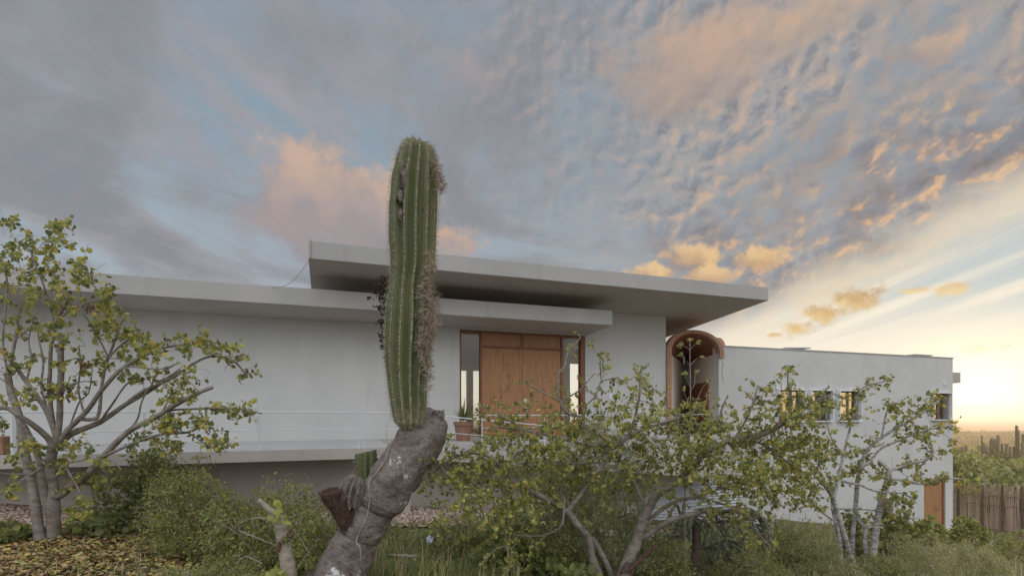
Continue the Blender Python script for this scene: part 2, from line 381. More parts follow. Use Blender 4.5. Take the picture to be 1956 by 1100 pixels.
def tag(o, label=None, cat=None, group=None, kind=None):
    if label: o['label'] = label
    if cat: o['category'] = cat
    if group: o['group'] = group
    if kind: o['kind'] = kind
    return o
def thing(name, label, cat, loc=(0, 0, 0), rz=0.0, group=None):
    o = bpy.data.objects.new(name, None); COL.objects.link(o); o.empty_display_size = 0.3
    o.location = loc; o.rotation_euler = (0, 0, rz)
    return tag(o, label, cat, group)
def P(px, py, Y): return Vector(((px - 978) / FPX * Y, Y, (HOR - py) / FPX * Y))
# ---------------------------------------------------------------- the lie of the land
P0 = Vector((-0.71, 12.7, 0.0)); ANG = math.atan2(0.334, 0.9425)
DS = Vector((math.cos(ANG), math.sin(ANG), 0)); DN = Vector((-math.sin(ANG), math.cos(ANG), 0))
def L2W(s, n, z): return P0 + DS * s + DN * n + Vector((0, 0, z))
def W2L(p): q = Vector(p) - P0; return (q.dot(DS), q.dot(DN), q.z)
def fac(px, n=0.0, py=None):
    """where the photograph's column px meets the plane n: local s, and z at row py"""
    u = (px - 978) / FPX
    Y = (n + P0.dot(DN)) / (u * DN.x + DN.y)
    s = (Vector((u * Y, Y, 0)) - P0).dot(DS)
    return s if py is None else (s, (HOR - py) / FPX * Y)
def g(x, y):
    near = -1.86 - 0.157 * (math.log1p(math.exp(min(2.2 * (x + 0.6), 40))) / 2.2) + 0.07 * (math.log1p(math.exp(min(-1.3 * (x + 1.2), 40))) / 1.3)
    near = max(min(near, -1.0), -7.0)
    r = math.hypot(x, y)
    if r > 22:
        a = math.atan2(x, y)
        far = -4.6 - 0.0 * r
        zt = -15.2 + 26 * (a - 0.74) * (1 if abs(a - 0.74) < 0.12 else 0) + 0.8 * math.sin(a * 31)
        for r0, z0, r1, z1 in ((22, -4.7, 45, -5.6), (45, -5.6, 120, -9.5), (120, -9.5, 300, -19), (300, -19, 420, -18), (420, -18, 560, zt), (560, zt, 900, -34), (900, -34, 4200, -190)):
            if r >= r0: 
                t = min(1, (r - r0) / (r1 - r0)); t = t * t * (3 - 2 * t); far = z0 + (z1 - z0) * t
        w = min(1, (r - 22) / 30.0); w = w * w * (3 - 2 * w)
        near = near * (1 - w) + far * w
        near += w * mnoise.noise(Vector((x * 0.02, y * 0.02, 0))) * min(r * 0.01, 2.0)
    near += 0.05 * mnoise.noise(Vector((x * 0.55, y * 0.55, 3.1))) + 0.02 * mnoise.noise(Vector((x * 2.2, y * 2.2, 7.7)))
    return near
def build_ground():
    def axis():
        a = [0.0]; st = 0.22
        while a[-1] < 4200:
            a.append(a[-1] + st)
            if a[-1] > 24: st *= 1.13
        return a
    ax = axis(); xs = [-v for v in reversed(ax[1:])] + ax
    ys = [v for v in xs if v > -0.0]; ys = [-4200, -1500, -600, -250, -100, -50, -30, -20] + [-12 + 0.8 * i for i in range(15)] + [v for v in ax]
    ys = sorted(set(ys))
    mb = MB(); n = len(xs)
    mb.v = [(x, y, g(x, y)) for y in ys for x in xs]
    mb.f = [(j * n + i, j * n + i + 1, (j + 1) * n + i + 1, (j + 1) * n + i) for j in range(len(ys) - 1) for i in range(n - 1)]
    mb.mi = [0] * len(mb.f)
    m = bpy.data.materials.new('dry_ground'); m.use_nodes = True
    T = NT(m.node_tree); b = T.n['Principled BSDF']
    ge = T.new('ShaderNodeNewGeometry'); o = ge.outputs['Position']
    c = T.mix(T.ss(T.noise(o, 0.7, 6, 0.6), 0.35, 0.65), (0.11, 0.115, 0.045), (0.21, 0.165, 0.095))
    c = T.mix(T.ss(T.noise(o, 5.0, 5, 0.65), 0.50, 0.70), c, (0.06, 0.05, 0.03))
    sp = T.new('ShaderNodeSeparateXYZ'); T.l.new(o, sp.inputs[0])
    r = T.m('SQRT', T.m('ADD', T.m('MULTIPLY', sp.outputs[0], sp.outputs[0]), T.m('MULTIPLY', sp.outputs[1], sp.outputs[1])))
    farc = T.mix(T.ss(T.noise(o, 0.02, 6, 0.65), 0.42, 0.64), (0.065, 0.05, 0.028), (0.17, 0.115, 0.065))
    c = T.mix(T.ss(r, 18, 40), c, farc)
    T.put(b.inputs['Base Color'], c); b.inputs['Roughness'].default_value = 0.95; b.inputs['Specular IOR Level'].default_value = 0.1
    bn = T.new('ShaderNodeBump'); bn.inputs['Strength'].default_value = 0.6; bn.inputs['Distance'].default_value = 0.05
    T.l.new(T.noise(o, 18, 5, 0.65), bn.inputs['Height']); T.l.new(bn.outputs[0], b.inputs['Normal'])
    tag(mb.build('ground', m, smooth=True), 'sloping dry earth and scrubby grass around the house', 'ground', kind='structure')
build_ground()
# ---------------------------------------------------------------- the house
house = thing('house', 'long white flat-roofed modern house with tilted grey roof slabs and wooden doors', 'house', P0, ANG)
FLOOR = -0.61
zc = lambda n: 2.015 - 0.0546 * n            # underside of the lower roof
zu = lambda n: 2.64 - 0.0867 * n             # underside of the upper roof
def slab(s0, s1, n0, n1, zf, th):
    mb = MB(); mb.hexa([(s0, n0, zf(n0)), (s1, n0, zf(n0)), (s1, n1, zf(n1)), (s0, n1, zf(n1)),
             (s0, n0, zf(n0) + th), (s1, n0, zf(n0) + th), (s1, n1, zf(n1) + th), (s0, n1, zf(n1) + th)])
    return mb
sdoor0, sdoor1 = fac(878), fac(1118)
S5 = fac(1272); S7 = fac(1373); SR = fac(1820)
mw = MB()
mw.wall(-15, S5, 0, 0.24, -3.2, zc(0.12) + 0.05, [(sdoor0, sdoor1, FLOOR, 1.985)])
mw.wall(-3.3, S5 - 0.003, 0.002, 0.24, zc(0.12) + 0.05, zu(0.24) + 0.03)
mw.wall(-3.3, -3.06, 0.24, 6.4, 1.9, zu(6.4) + 0.02)
mw.build('main_wall', M['wall'], house)
iw = MB()
iw.wall(-15, S5 - 0.02, 6.0, 6.24, -3.2, 2.2, [(-0.55, 0.35, FLOOR, 1.5), (0.47, 1.20, FLOOR, 1.5), (1.36, 2.30, FLOOR, 1.5), (2.44, 3.6, FLOOR, 1.5)])
iw.box(-3.4, -3.2, 0.25, 5.99, FLOOR, 1.9)
iw.box(-15, S5 - 0.01, 0.25, 5.99, FLOOR - 0.2, FLOOR - 0.004)
iw.build('interior_wall', M['intw'], house)
slab(-15.2, 2.884, -1.19, 6.9, zc, 0.35).build('lower_roof', M['roof'], house, bevel=0.012)
slab(-3.884, 6.916, -1.94, 7.4, zu, 0.335).build('upper_roof', M['roof'], house, bevel=0.012)
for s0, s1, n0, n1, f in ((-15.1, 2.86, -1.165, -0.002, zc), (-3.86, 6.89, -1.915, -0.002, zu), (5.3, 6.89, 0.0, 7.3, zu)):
    q = slab(s0, s1, n0, n1, lambda n, f=f: f(n) - 0.004, 0.003); q.build('soffit', M['soffit'], house)  # thin sheet under the roof slab, carries the ground-bounce tint
# downlights in the soffit of the lower roof
for px, py in ((612, 598), (997, 620)):
    n = -0.62; s, _ = fac(px, n), 0
    mb = MB(); z = zc(n)
    mb.lathe((s, n, z), [(0.0, -0.006), (0.075, -0.006), (0.085, 0.004), (0.0, 0.004)], 20)
    mb.build('downlight', M['roof'], house)
# front door between side lights
fr = MB(); j = 0.055; d0, d1 = 0.03, 0.17
a0, a1 = sdoor0 + 0.004, sdoor1 - 0.004
b0, b1 = fac(922), fac(1073)
fr.box(a0, a0 + 0.045, d0, d1, FLOOR, 1.93); fr.box(a1 - 0.12, a1, d0 - 0.02, d1, FLOOR, 1.93)
fr.box(b0 - 0.05, b0, d0, d1, FLOOR, 1.93); fr.box(b1, b1 + 0.06, d0, d1, FLOOR, 1.93)
fr.box(a0, a1, d0 - 0.004, d1, 1.93, 1.983)
fr.box(b0, b1, d0 + 0.01, d1, 1.575, 1.625)
bm_ = (b0 + b1) / 2
fr.box(bm_ - 0.03, bm_ + 0.03, d0 + 0.012, d1, 1.625, 1.93)
fr.build('door_frame', M['dwood'], house, bevel=0.004)
for q0, q1 in ((b0 + 0.003, bm_ - 0.032), (bm_ + 0.032, b1 - 0.003)):
    tp = MB(); tp.box(q0, q1, d0 + 0.045, d1 - 0.03, 1.627, 1.928); tp.build('transom_panel', M['wood'], house)
for k, (q0, q1) in enumerate(((b0 + 0.004, bm_ - 0.003), (bm_ + 0.003, b1 - 0.004))):
    dp = MB(); dp.box(q0, q1, d0 + 0.03, d1 - 0.04, FLOOR + 0.012, 1.571)
    dob = dp.build('door_leaf', M['wood'], house, bevel=0.003)
    if k == 1:
        h = MB(); hx = q0 + 0.075
        h.box(hx - 0.05, hx + 0.05, d0 + 0.010, d0 + 0.0295, 0.23, 0.335); h.box(hx - 0.045, hx + 0.045, d0 + 0.010, d0 + 0.0295, 0.02, 0.12)
        h.tube([(hx, d0 + 0.012, 0.07), (hx, d0 - 0.05, 0.07), (hx, d0 - 0.055, 0.04), (hx, d0 - 0.055, -0.22), (hx, d0 - 0.04, -0.25), (hx, d0 + 0.02, -0.25)], 0.018, 8)
        h.build('door_handle', M['steel'], dob, smooth=False)
for q0, q1 in ((a0 + 0.045, b0 - 0.05), (b1 + 0.06, a1 - 0.12)):
    gp = MB(); gp.box(q0, q1, 0.085, 0.095, FLOOR, 1.93); gp.build('side_light', M['glass'], house)
# intercom
s, z = fac(1165, 0, 757); mb = MB(); mb.box(s - 0.05, s + 0.05, -0.02, 0.0, z - 0.07, z + 0.07); mb.box(s - 0.03, s + 0.03, -0.026, -0.0201, z + 0.0, z + 0.05)
mb.build('intercom', M['whitep'], house, bevel=0.004)
# back glazing frames (seen through the side lights)
bf = MB()
for q in (-0.55, 0.35, 0.47, 1.20, 1.36, 2.30, 2.44, 3.6): bf.box(q - 0.03, q + 0.03, 5.96, 6.05, FLOOR, 1.5)
bf.build('back_window_frame', M['whitep'], house)
bg_ = MB()
for q0, q1 in ((-0.52, 0.32), (0.5, 1.17), (1.39, 2.27), (2.47, 3.57)): bg_.box(q0, q1, 6.10, 6.11, FLOOR, 1.5)
bg_.build('back_window_pane', M['glass'], house)
# ---- barrel vaulted passage
A = W2L((6.04, 18.4, 0)); aS, aN = A[0], A[1]
s_in0, s_in1 = fac(1281), fac(1373)
ZS = 1.67
pw = MB()
def pris(mb, pts, z0, z1, mi=0):
    n = len(pts); mb.add([(a, b, z0) for a, b in pts] + [(a, b, z1) for a, b in pts],
        [tuple(range(n - 1, -1, -1)), tuple(range(n, 2 * n))] + [(i, (i + 1) % n, n + (i + 1) % n, n + i) for i in range(n)], mi)
pris(pw, [(s_in0, 0.12), (aS, aN), (aS - 0.2, aN + 0.12), (s_in0 - 0.19, 0.245), (s_in0 - 0.19, 0.12)], -4.0, ZS + 0.08)
pris(pw, [(aS - 0.25, aN + 0.115), (aS + 0.25, aN + 0.09), (aS + 0.25, aN + 0.2), (aS - 0.25, aN + 0.2)], -4.0, ZS + 0.5)
pris(pw, [(s_in1, 0.252), (s_in1 + 0.2, 0.252), (aS + 0.25, aN + 0.1), (aS, aN)], -4.0, ZS + 0.002)
pw.build('passage_wall', M['intw'], house)
# arch ring
def arch(sc_, hw, rise, k=28, z0=ZS):
    return [(sc_ - hw * math.cos(math.pi * i / k), z0 + rise * math.sin(math.pi * i / k) ** 0.9) for i in range(k + 1)]
so0, so1 = S5 + 0.004, fac(1381)
ci, hi = (s_in0 + s_in1) / 2, (s_in1 - s_in0) / 2
co, ho = (so0 + so1) / 2, (so1 - so0) / 2
inn, outr = arch(ci, hi, 0.555), arch(co, ho, 0.64)
rg = MB(); n = len(inn)
for nn in (-0.05, 0.11):
    rg.v += [(a, nn, b) for a, b in inn] + [(a, nn, b) for a, b in outr]
F0, F1 = 0, 2 * n
for i in range(n - 1):
    rg.f += [(F0 + i, F0 + i + 1, F0 + n + i + 1, F0 + n + i), (F1 + i + 1, F1 + i, F1 + n + i, F1 + n + i + 1),
             (F0 + n + i, F0 + n + i + 1, F1 + n + i + 1, F1 + n + i), (F0 + i + 1, F0 + i, F1 + i, F1 + i + 1)]
rg.f += [(0, n, F1 + n, F1), (n - 1, F1 + n - 1, F1 + 2 * n - 1, 2 * n - 1)]
rg.mi = [0] * len(rg.f)
rg.box(so0, s_in0, -0.05, 0.11, -2.4, ZS - 0.0005); rg.box(s_in1 - 0.001, so1, -0.05, -0.0025, 1.55, ZS - 0.0005)
rg.build('arch_surround', M['terra'], house)
vt = MB(); K = 14
def vrow(t, ex):
    e0 = (s_in0 + (aS - s_in0) * t, 0.112 + (aN - 0.112) * t); e1 = (s_in1 + (aS + 0.02 - s_in1) * t, 0.112 + (aN - 0.112) * t)
    r = 0.555 * (1 - 0.45 * t); out = []
    for i in range(n):
        a = math.pi * i / (n - 1); f = 0.5 - 0.5 * math.cos(a)
        out.append((e0[0] + (e1[0] - e0[0]) * f, e0[1] + (e1[1] - e0[1]) * f, ZS + ex + (r + ex * 0.6) * math.sin(a) ** 0.9))
    return out
for ex in (0.0, 0.07):
    o = len(vt.v)
    for q in range(K + 1): vt.v += vrow(q / K, ex)
    for q in range(K):
        for i in range(n - 1):
            f = (o + q * n + i, o + q * n + i + 1, o + (q + 1) * n + i + 1, o + (q + 1) * n + i)
            vt.f.append(f if ex == 0 else f[::-1])
vt.mi = [0] * (len(vt.f) // 2) + [1] * (len(vt.f) // 2)
vt.build('barrel_vault', [M['vault'], M['terra']], house)
# wooden double gate in the passage wall
dirv = Vector((aS - s_in1, aN - 0.252, 0)); dl = dirv.length; dirv.normalize(); nv = Vector((-dirv.y, dirv.x, 0))
gt = MB()
for t0, t1 in ((0.35, 1.62), (1.63, 2.75)):
    A0 = Vector((s_in1, 0.252, 0)) + dirv * t0; A1 = Vector((s_in1, 0.252, 0)) + dirv * t1
    B0, B1 = A0 + nv * 0.05, A1 + nv * 0.05
    gt.hexa([(*A0.xy, -1.2), (*A1.xy, -1.2), (*B1.xy, -1.2), (*B0.xy, -1.2), (*A0.xy, 0.9), (*A1.xy, 0.9), (*B1.xy, 0.9), (*B0.xy, 0.9)])
gt.build('passage_gate', M['rwood'], house)
# small arched roof cap further back
ca = MB(); cpx = P(1373, 662, 17.2); cs, cn, cz = W2L(cpx)
kk = 16
for nn in (cn, cn + 0.7):
    ca.v += [(cs - 0.27 * math.cos(math.pi * i / kk), nn, cz + 0.30 * math.sin(math.pi * i / kk)) for i in range(kk + 1)]
    ca.v += [(cs - 0.15 * math.cos(math.pi * i / kk), nn, cz + 0.16 * math.sin(math.pi * i / kk)) for i in range(kk + 1)]
h = kk + 1
for i in range(kk):
    ca.f += [(i, i + 1, h + i + 1, h + i), (2 * h + i + 1, 2 * h + i, 3 * h + i, 3 * h + i + 1), (i + 1, i, 2 * h + i, 2 * h + i + 1), (h + i, h + i + 1, 3 * h + i + 1, 3 * h + i)]
ca.mi = [0] * len(ca.f)
ca.box(cs - 0.27, cs - 0.15, cn, cn + 0.7, cz - 0.5, cz - 0.001); ca.box(cs + 0.15, cs + 0.27, cn, cn + 0.7, cz - 0.5, cz - 0.001)
ca.build('roof_arch', M['terra'], house)
# ---- side block
zw1, zw0 = 0.93, fac(1597, 0, 804)[1] + 0.03
wins = []
for p0, p1, q0, q1 in ((1484, 1533, 745, 803), (1546, 1586, 746, 803), (1600, 1640, 747, 803), (1778, 1812, 751, 801)):
    wins.append((fac(p0), fac(p1), fac(p0, 0, q1)[1], fac(p0, 0, q0)[1]))
zb, zt = min(w[2] for w in wins[:3]), max(w[3] for w in wins[:3])
wins = [(w[0], w[1], zb, zt) for w in wins[:3]] + [wins[3]]
ldoor = (fac(1765), fac(1806), fac(1787, 0, 1023)[1], fac(1787, 0, 916)[1])
sb = MB()
sb.wall(S7, SR, 0.0, 0.25, -6.0, 1.89, wins + [(ldoor[0], ldoor[1], -6.0, ldoor[3])])
sb.box(ldoor[0], ldoor[1], 0.004, 0.246, -6.0, ldoor[2])
sb.wall(S7 + 1.6, SR - 0.003, 5.0, 5.25, -6.0, 1.87, [(S7 + 2.2, SR - 2.9, -0.5, 1.1), (SR - 2.6, SR - 0.35, -0.5, 1.1)])
for n0, n1, z0, z1 in ((0.25, 0.40, -6, 1.885), (1.75, 2.5, -6, 1.885), (4.85, 5.0, -6, 1.885), (0.40, 1.75, -6, -0.5), (2.5, 4.85, -6, -0.5), (0.40, 1.75, 1.1, 1.885), (2.5, 4.85, 1.1, 1.885)): sb.box(SR - 0.25, SR - 0.002, n0, n1, z0, z1)
sb.box(SR - 0.25, SR - 0.003, 0.246, 0.2501, -6, 1.88)
sb.build('side_block_wall', M['wall'], house)
si = MB(); si.box(S7 + 2.0, SR - 0.25, 0.26, 4.99, -1.2, -1.0); si.box(S7 + 2.0, SR - 0.25, 0.26, 4.99, 1.5, 1.84)
si.build('side_block_ceiling', M['intw'], house)
rf = MB(); pris(rf, [(S7 - 0.004, -0.02), (SR + 0.02, -0.02), (SR + 0.02, 5.3), (aS + 0.28, 5.3), (aS + 0.28, aN), (S7 + 0.12, 0.3), (S7 - 0.004, 0.25)], 1.891, 1.925); rf.build('side_block_roof', M['roof'], house)
M['sash'] = pmat('sash_paint', (0.15, 0.12, 0.105), None, rough=0.5)
for k, w in enumerate(wins):
    wf = MB(); t = 0.035; a, b, c, d = w; e = 0.012
    wf.box(a - t, a - e * 0 , -0.11, 0.25, c - t, d + t); wf.box(b, b + t, -0.11, 0.25, c - t, d + t)
    wf.box(a, b, -0.11, 0.25, d, d + t); wf.box(a, b, -0.13, 0.25, c - t, c)
    wo = wf.build('window', M['whitep'], house, bevel=0.004)
    gl = MB(); gl.box(a, b, 0.19, 0.20, c, d); gl.build('pane', M['bronze'], wo)
    sf = MB(); x = b - 0.30 * (b - a); sf.box(x - 0.05, x + 0.05, 0.16, 0.188, c, d); sf.box(a, a + 0.03, 0.16, 0.188, c, d); sf.box(b - 0.04, b, 0.16, 0.188, c, d)
    sf.box(a + 0.03, b - 0.04, 0.162, 0.188, c, c + 0.04); sf.box(a + 0.03, b - 0.04, 0.162, 0.188, d - 0.03, d)
    sf.build('sash', M['sash'], wo)
ld = MB(); ld.box(ldoor[0] + 0.03, ldoor[1] - 0.09, 0.06, 0.12, ldoor[2], ldoor[3] - 0.03)
ldo = ld.build('lower_door', M['wood'], house)
lf = MB(); lf.box(ldoor[0], ldoor[0] + 0.03, 0.03, 0.16, ldoor[2], ldoor[3]); lf.box(ldoor[1] - 0.09, ldoor[1], 0.03, 0.16, ldoor[2], ldoor[3]); lf.box(ldoor[0] + 0.03, ldoor[1] - 0.09, 0.03, 0.16, ldoor[3] - 0.03, ldoor[3])
lf.build('lower_door_frame', M['dwood'], house)
kb = MB(); kb.tube([(ldoor[1] - 0.2, 0.06, ldoor[2] + 0.95), (ldoor[1] - 0.2, 0.0, ldoor[2] + 0.95), (ldoor[1] - 0.32, 0.0, ldoor[2] + 0.95)], 0.014, 6); kb.build('handle', M['steel'], ldo)
st = MB(); st.box(ldoor[0] - 0.3, SR + 0.2, -1.1, -0.004, ldoor[2] - 0.5, ldoor[2] - 0.02); st.build('doorstep', M['slab'], house, bevel=0.02)
# eaves beam past the corner
eb = MB(); z0, z1 = fac(1822, 0.35, 731)[1], fac(1822, 0.35, 711)[1]
eb.box(SR - 0.004, SR + 0.95, 0.30, 2.6, z0, z1); eb.build('eaves_beam', M['roof'], house, bevel=0.01)
# rooftop hatch and vent box
s0, s1 = fac(1487, 0.9), fac(1531, 0.9); ht = MB()
ht.hexa([(s0, 0.55, 2.02), (s1, 0.55, 2.06), (s1, 1.6, 2.06), (s0, 1.6, 2.02), (s0, 0.55, 2.06), (s1, 0.55, 2.10), (s1, 1.6, 2.10), (s0, 1.6, 2.06)])
for x in (s0 + 0.12, s1 - 0.14): ht.box(x, x + 0.05, 0.65, 1.5, 1.9255, 2.035)
ht.build('roof_hatch', M['roof'], house)
s0, s1 = fac(1733, 0.8), fac(1764, 0.8); vb = MB(); vb.box(s0 - 0.04, s1 + 0.04, 0.5, 1.5, 2.03, 2.06); vb.box(s0, s1, 0.55, 1.45, 1.9255, 2.03); vb.build('roof_vent', M['roof'], house)
# wall lamp by the corner, switch boxes
s, z = fac(1803, 0, 733); mb = MB(); mb.box(s - 0.03, s + 0.03, -0.06, 0, z - 0.06, z + 0.06); mb.build('wall_lamp', M['whitep'], house, bevel=0.01)
for py in (985, 996):
    s, z = fac(1747, 0, py); mb = MB(); mb.box(s - 0.05, s + 0.05, -0.02, 0, z - 0.05, z + 0.05); mb.build('switch_box', M['whitep'], house, bevel=0.005)
# drain spout with its stain on the side block
s, z = fac(1380, 0, 690); mb = MB(); pts = [(s + 0.02 * math.sin(i * 1.3), -0.004, z - i * 0.09) for i in range(8)]
mb.tube(pts, [0.012, 0.016, 0.012, 0.02, 0.012, 0.014, 0.010, 0.004], 5); mb.build('drip_stain', M['slab'], house)
# ---- terrace, ramp and plinth
TN = -3.02
zr = lambda s: FLOOR - 0.093 * max(0.0, s + 2.5) if s < 4.8 else FLOOR - 0.093 * 7.3
te = MB()
te.box(-15, -2.5, TN, -0.001, FLOOR - 0.17, FLOOR)
te.build('terrace', [M['floor']], house)
tf = MB(); tf.box(-15, -2.5, TN - 0.012, TN - 0.0005, FLOOR - 0.175, FLOOR + 0.003)
ss_ = [-2.5 + 0.5 * i for i in range(16)]
for a, b in zip(ss_, ss_[1:]):
    tf.hexa([(a, TN - 0.012, zr(a) - 0.17), (b, TN - 0.012, zr(b) - 0.17), (b, TN + 0.14, zr(b) - 0.17), (a, TN + 0.14, zr(a) - 0.17), (a, TN - 0.012, zr(a) + 0.02), (b, TN - 0.012, zr(b) + 0.02), (b, TN + 0.14, zr(b) + 0.02), (a, TN + 0.14, zr(a) + 0.02)])
tf.build('terrace_edge', M['slab'], house)
ra = MB()
for a, b in zip(ss_, ss_[1:]):
    ra.hexa([(a, TN + 0.141, zr(a) - 0.165), (b, TN + 0.141, zr(b) - 0.165), (b, -1.82, zr(b) - 0.165), (a, -1.82, zr(a) - 0.165), (a, TN + 0.141, zr(a)), (b, TN + 0.141, zr(b)), (b, -1.82, zr(b)), (a, -1.82, zr(a))])
ra.build('ramp', M['paving'], house)
la = MB(); la.box(-2.499, S7 - 0.02, -1.8, -0.002, FLOOR - 0.9, FLOOR - 0.003); la.build('landing', M['paving'], house, bevel=0.01)
pl = MB(); pl.box(-15, 2.2, -2.25, -2.05, -4.5, FLOOR - 0.178); pl.box(-15, -14.8, -2.2, 0, -4.5, -0.8); pl.build('plinth_wall', M['base'], house)
for o in [c for c in house.children if c.name == 'plinth_wall']: pass
pw2 = MB(); lv0, lv1 = fac(1235, -1.9), fac(1410, -1.9)
pw2.wall(2.201, S7 - 0.03, -2.0, -1.85, -5.0, FLOOR - 0.17 - 0.5, [(lv0, lv1, -2.75, -1.72)])
pw2.build('lower_wall', M['wall'], house)
lo_ = MB(); nsl = 15
for i in range(nsl):
    z = -2.75 + 1.03 * i / nsl
    lo_.hexa([(lv0, -1.99, z), (lv1, -1.99, z), (lv1, -1.90, z + 0.05), (lv0, -1.90, z + 0.05), (lv0, -1.99, z + 0.012), (lv1, -1.99, z + 0.012), (lv1, -1.90, z + 0.062), (lv0, -1.90, z + 0.062)])
lo_.box(lv0, lv1, -1.86, -1.852, -2.75, -1.72, 1)
lo_.build('louvred_vent', [M['whitep'], M['black']], house)
# ---------------------------------------------------------------- railings
def rail(label, pts, posts, h, group='white metal railings along the terrace', mid=True, wide=()):
    """pts: (s, n, z floor); posts: list of s"""
    b = L2W(*pts[0]); t = thing('railing', label, 'railing', b, 0, group)
    def fl(s):
        for p, q in zip(pts, pts[1:]):
            if min(p[0], q[0]) - 1e-6 <= s <= max(p[0], q[0]) + 1e-6:
                f = (s - p[0]) / (q[0] - p[0] + 1e-9); return [p[i] + (q[i] - p[i]) * f for i in range(3)]
        return list(pts[-1])
    mb = MB(); mb.tube([L2W(a, n_, z + h) for a, n_, z in pts], 0.012, 6); mb.build('top_rail', M['white'], t, b)
    if mid: mb = MB(); mb.tube([L2W(a, n_, z + h * 0.52) for a, n_, z in pts], 0.007, 6); mb.build('mid_rail', M['white'], t, b)
    for s in posts:
        a, n_, z = fl(s); mb = MB(); w = L2W(a, n_, z)
        r = 0.04 if s in wide else 0.012
        mb.tube([w, w + Vector((0, 0, h))], r, 6); mb.box(w.x - 0.05, w.x + 0.05, w.y - 0.04, w.y + 0.04, w.z + 0.001, w.z + 0.012)
        mb.build('post', M['white'], t, b)
    return t
nA = -2.93; F = lambda px: fac(px, nA)
rail('left white railing run on the terrace edge behind the leafy left tree', [(F(-60), nA, FLOOR), (F(685), nA, FLOOR)], [F(27), F(275), F(494), F(685)], 0.61, wide=(F(27),))
sB = [F(694), F(720)] + [F(720) + 0.5 * i for i in range(1, 15)]
rail('sloping white railing run down the ramp, passing behind the cactus trunk', [(s, nA, FLOOR if s <= F(720) else min(FLOOR, zr(s) + 0.02)) for s in sB], [F(694), F(852), F(1040), F(1241), F(1400)], 0.60)
nC = -1.74; Fc = lambda px: fac(px, nC)
rail('white railing run on the landing in front of the wooden double door', [(Fc(921), nC, FLOOR), (Fc(1158), nC, FLOOR)], [Fc(921), Fc(1040), Fc(1158)], 0.545)
nD = -0.45; Fd = lambda px: fac(px, nD)
rail('short white railing run across the arched passage', [(Fd(1262), nD, FLOOR), (Fd(1358), nD, FLOOR)], [Fd(1270), Fd(1356)], 0.55)
# hand rail by the lower door
b = L2W(fac(1690, -0.5), -0.5, -3.4); t = thing('handrail', 'sloping pair of thin grey handrail bars beside the lower brown door', 'handrail', b)
for (x0, y0, x1, y1) in ((1668, 948, 1757, 1024), (1712, 968, 1760, 1004)):
    p = L2W(fac(x0, -0.5), -0.5, fac(x0, -0.5, y0)[1]); q = L2W(fac(x1, -0.5), -0.5, fac(x1, -0.5, y1)[1])
    mb = MB(); mb.tube([p, q], 0.016, 6); mb.build('bar', M['steel'], t, b)
p = L2W(fac(1757, -0.5), -0.5, fac(1757, -0.5, 1000)[1]); mb = MB(); mb.tube([p, p + Vector((0, 0, -1.2))], 0.018, 6); mb.build('post', M['steel'], t, b)
# loose cable sagging between the two roofs
a = L2W(-3.84, -1.955, zu(-1.94) + 0.02); e = L2W(fac(512, -1.1), -1.1, zc(-1.1) + 0.36)
top = a + Vector((0, 0, 0.34)); mid_ = [a.lerp(e, i / 10) - Vector((0, 0, 0.22 * math.sin(math.pi * i / 10))) for i in range(11)]
mb = MB(); mb.tube([top] + [a - Vector((0, 0, 0.0))] + mid_, 0.0045, 5)
tag(mb.build('cable', pmat('cable_sheath', (0.35, 0.2, 0.14), None, rough=0.6)), 'thin loose cable sagging from the upper roof corner to the lower roof', 'cable')
# ---------------------------------------------------------------- plants
def catmull(pts, sub=4):
    if len(pts) < 3: return pts
    out = []; n = len(pts)
    for i in range(n - 1):
        p0, p1, p2, p3 = pts[max(i - 1, 0)], pts[i], pts[i + 1], pts[min(i + 2, n - 1)]
        for k in range(sub):
            t = k / sub
            out.append(0.5 * ((2 * p1) + (p2 - p0) * t + (2 * p0 - 5 * p1 + 4 * p2 - p3) * t * t + (3 * p1 - p0 - 3 * p2 + p3) * t ** 3))
    out.append(pts[-1]); return out
rnd = random.Random(11)
def rvec(): 
    while True:
        v = Vector((rnd.uniform(-1, 1), rnd.uniform(-1, 1), rnd.uniform(-1, 1)))
        if 0.05 < v.length < 1: return v.normalized()
def pick(weights):
    x = rnd.random() * sum(weights); a = 0
    for i, w in enumerate(weights):
        a += w
        if x < a: return i
    return len(weights) - 1
class Nodes:
    def __init__(s): s.p = []; s.arr = None; s.r = []
    def add(s, pts, rad): s.p.extend(pts); s.r.extend(rad)
    def near(s, q, key=None):
        a = np.array([(v.x, v.y, v.z) for v in s.p]) if key is None else key
        d = ((a - np.array(q)) ** 2).sum(1); return int(d.argmin())
def leaves_along(mb, pts, n, L, weights, droop=0.5, round_=True, t0=0.3, jit=0.35, asp=0.9, mi0=0, spread=0.02):
    m = len(pts) - 1
    for _ in range(n):
        t = t0 + (1 - t0) * rnd.random() ** 0.8; f = t * m; i = min(int(f), m - 1)
        p = pts[i].lerp(pts[i + 1], f - i); ax = (pts[i + 1] - pts[i]).normalized()
        d = (rvec() + ax * 0.45 + Vector((0, 0, -droop * rnd.random()))).normalized()
        l = L * rnd.uniform(1 - jit, 1 + jit)
        nr = (rvec() * 0.9 + Vector((0, -0.25, 0.55))).normalized()
        off = d * (spread * rnd.random() + 0.01)
        if round_ is None: mb.quad(p + off, d, nr, l, l * asp, mi0 + pick(weights))
        else: mb.leaf(p + off, d, nr, l, l * asp, mi0 + pick(weights), rnd.uniform(0.05, 0.45), round_)
def twig_curve(a, b, bend=0.15, n=5):
    d = (b - a); l = d.length; k1 = rvec() * l * bend; k2 = rvec() * l * bend
    return [a + d * (i / n) + k1 * math.sin(math.pi * i / n) + k2 * math.sin(2 * math.pi * i / n) * 0.6 for i in range(n + 1)]
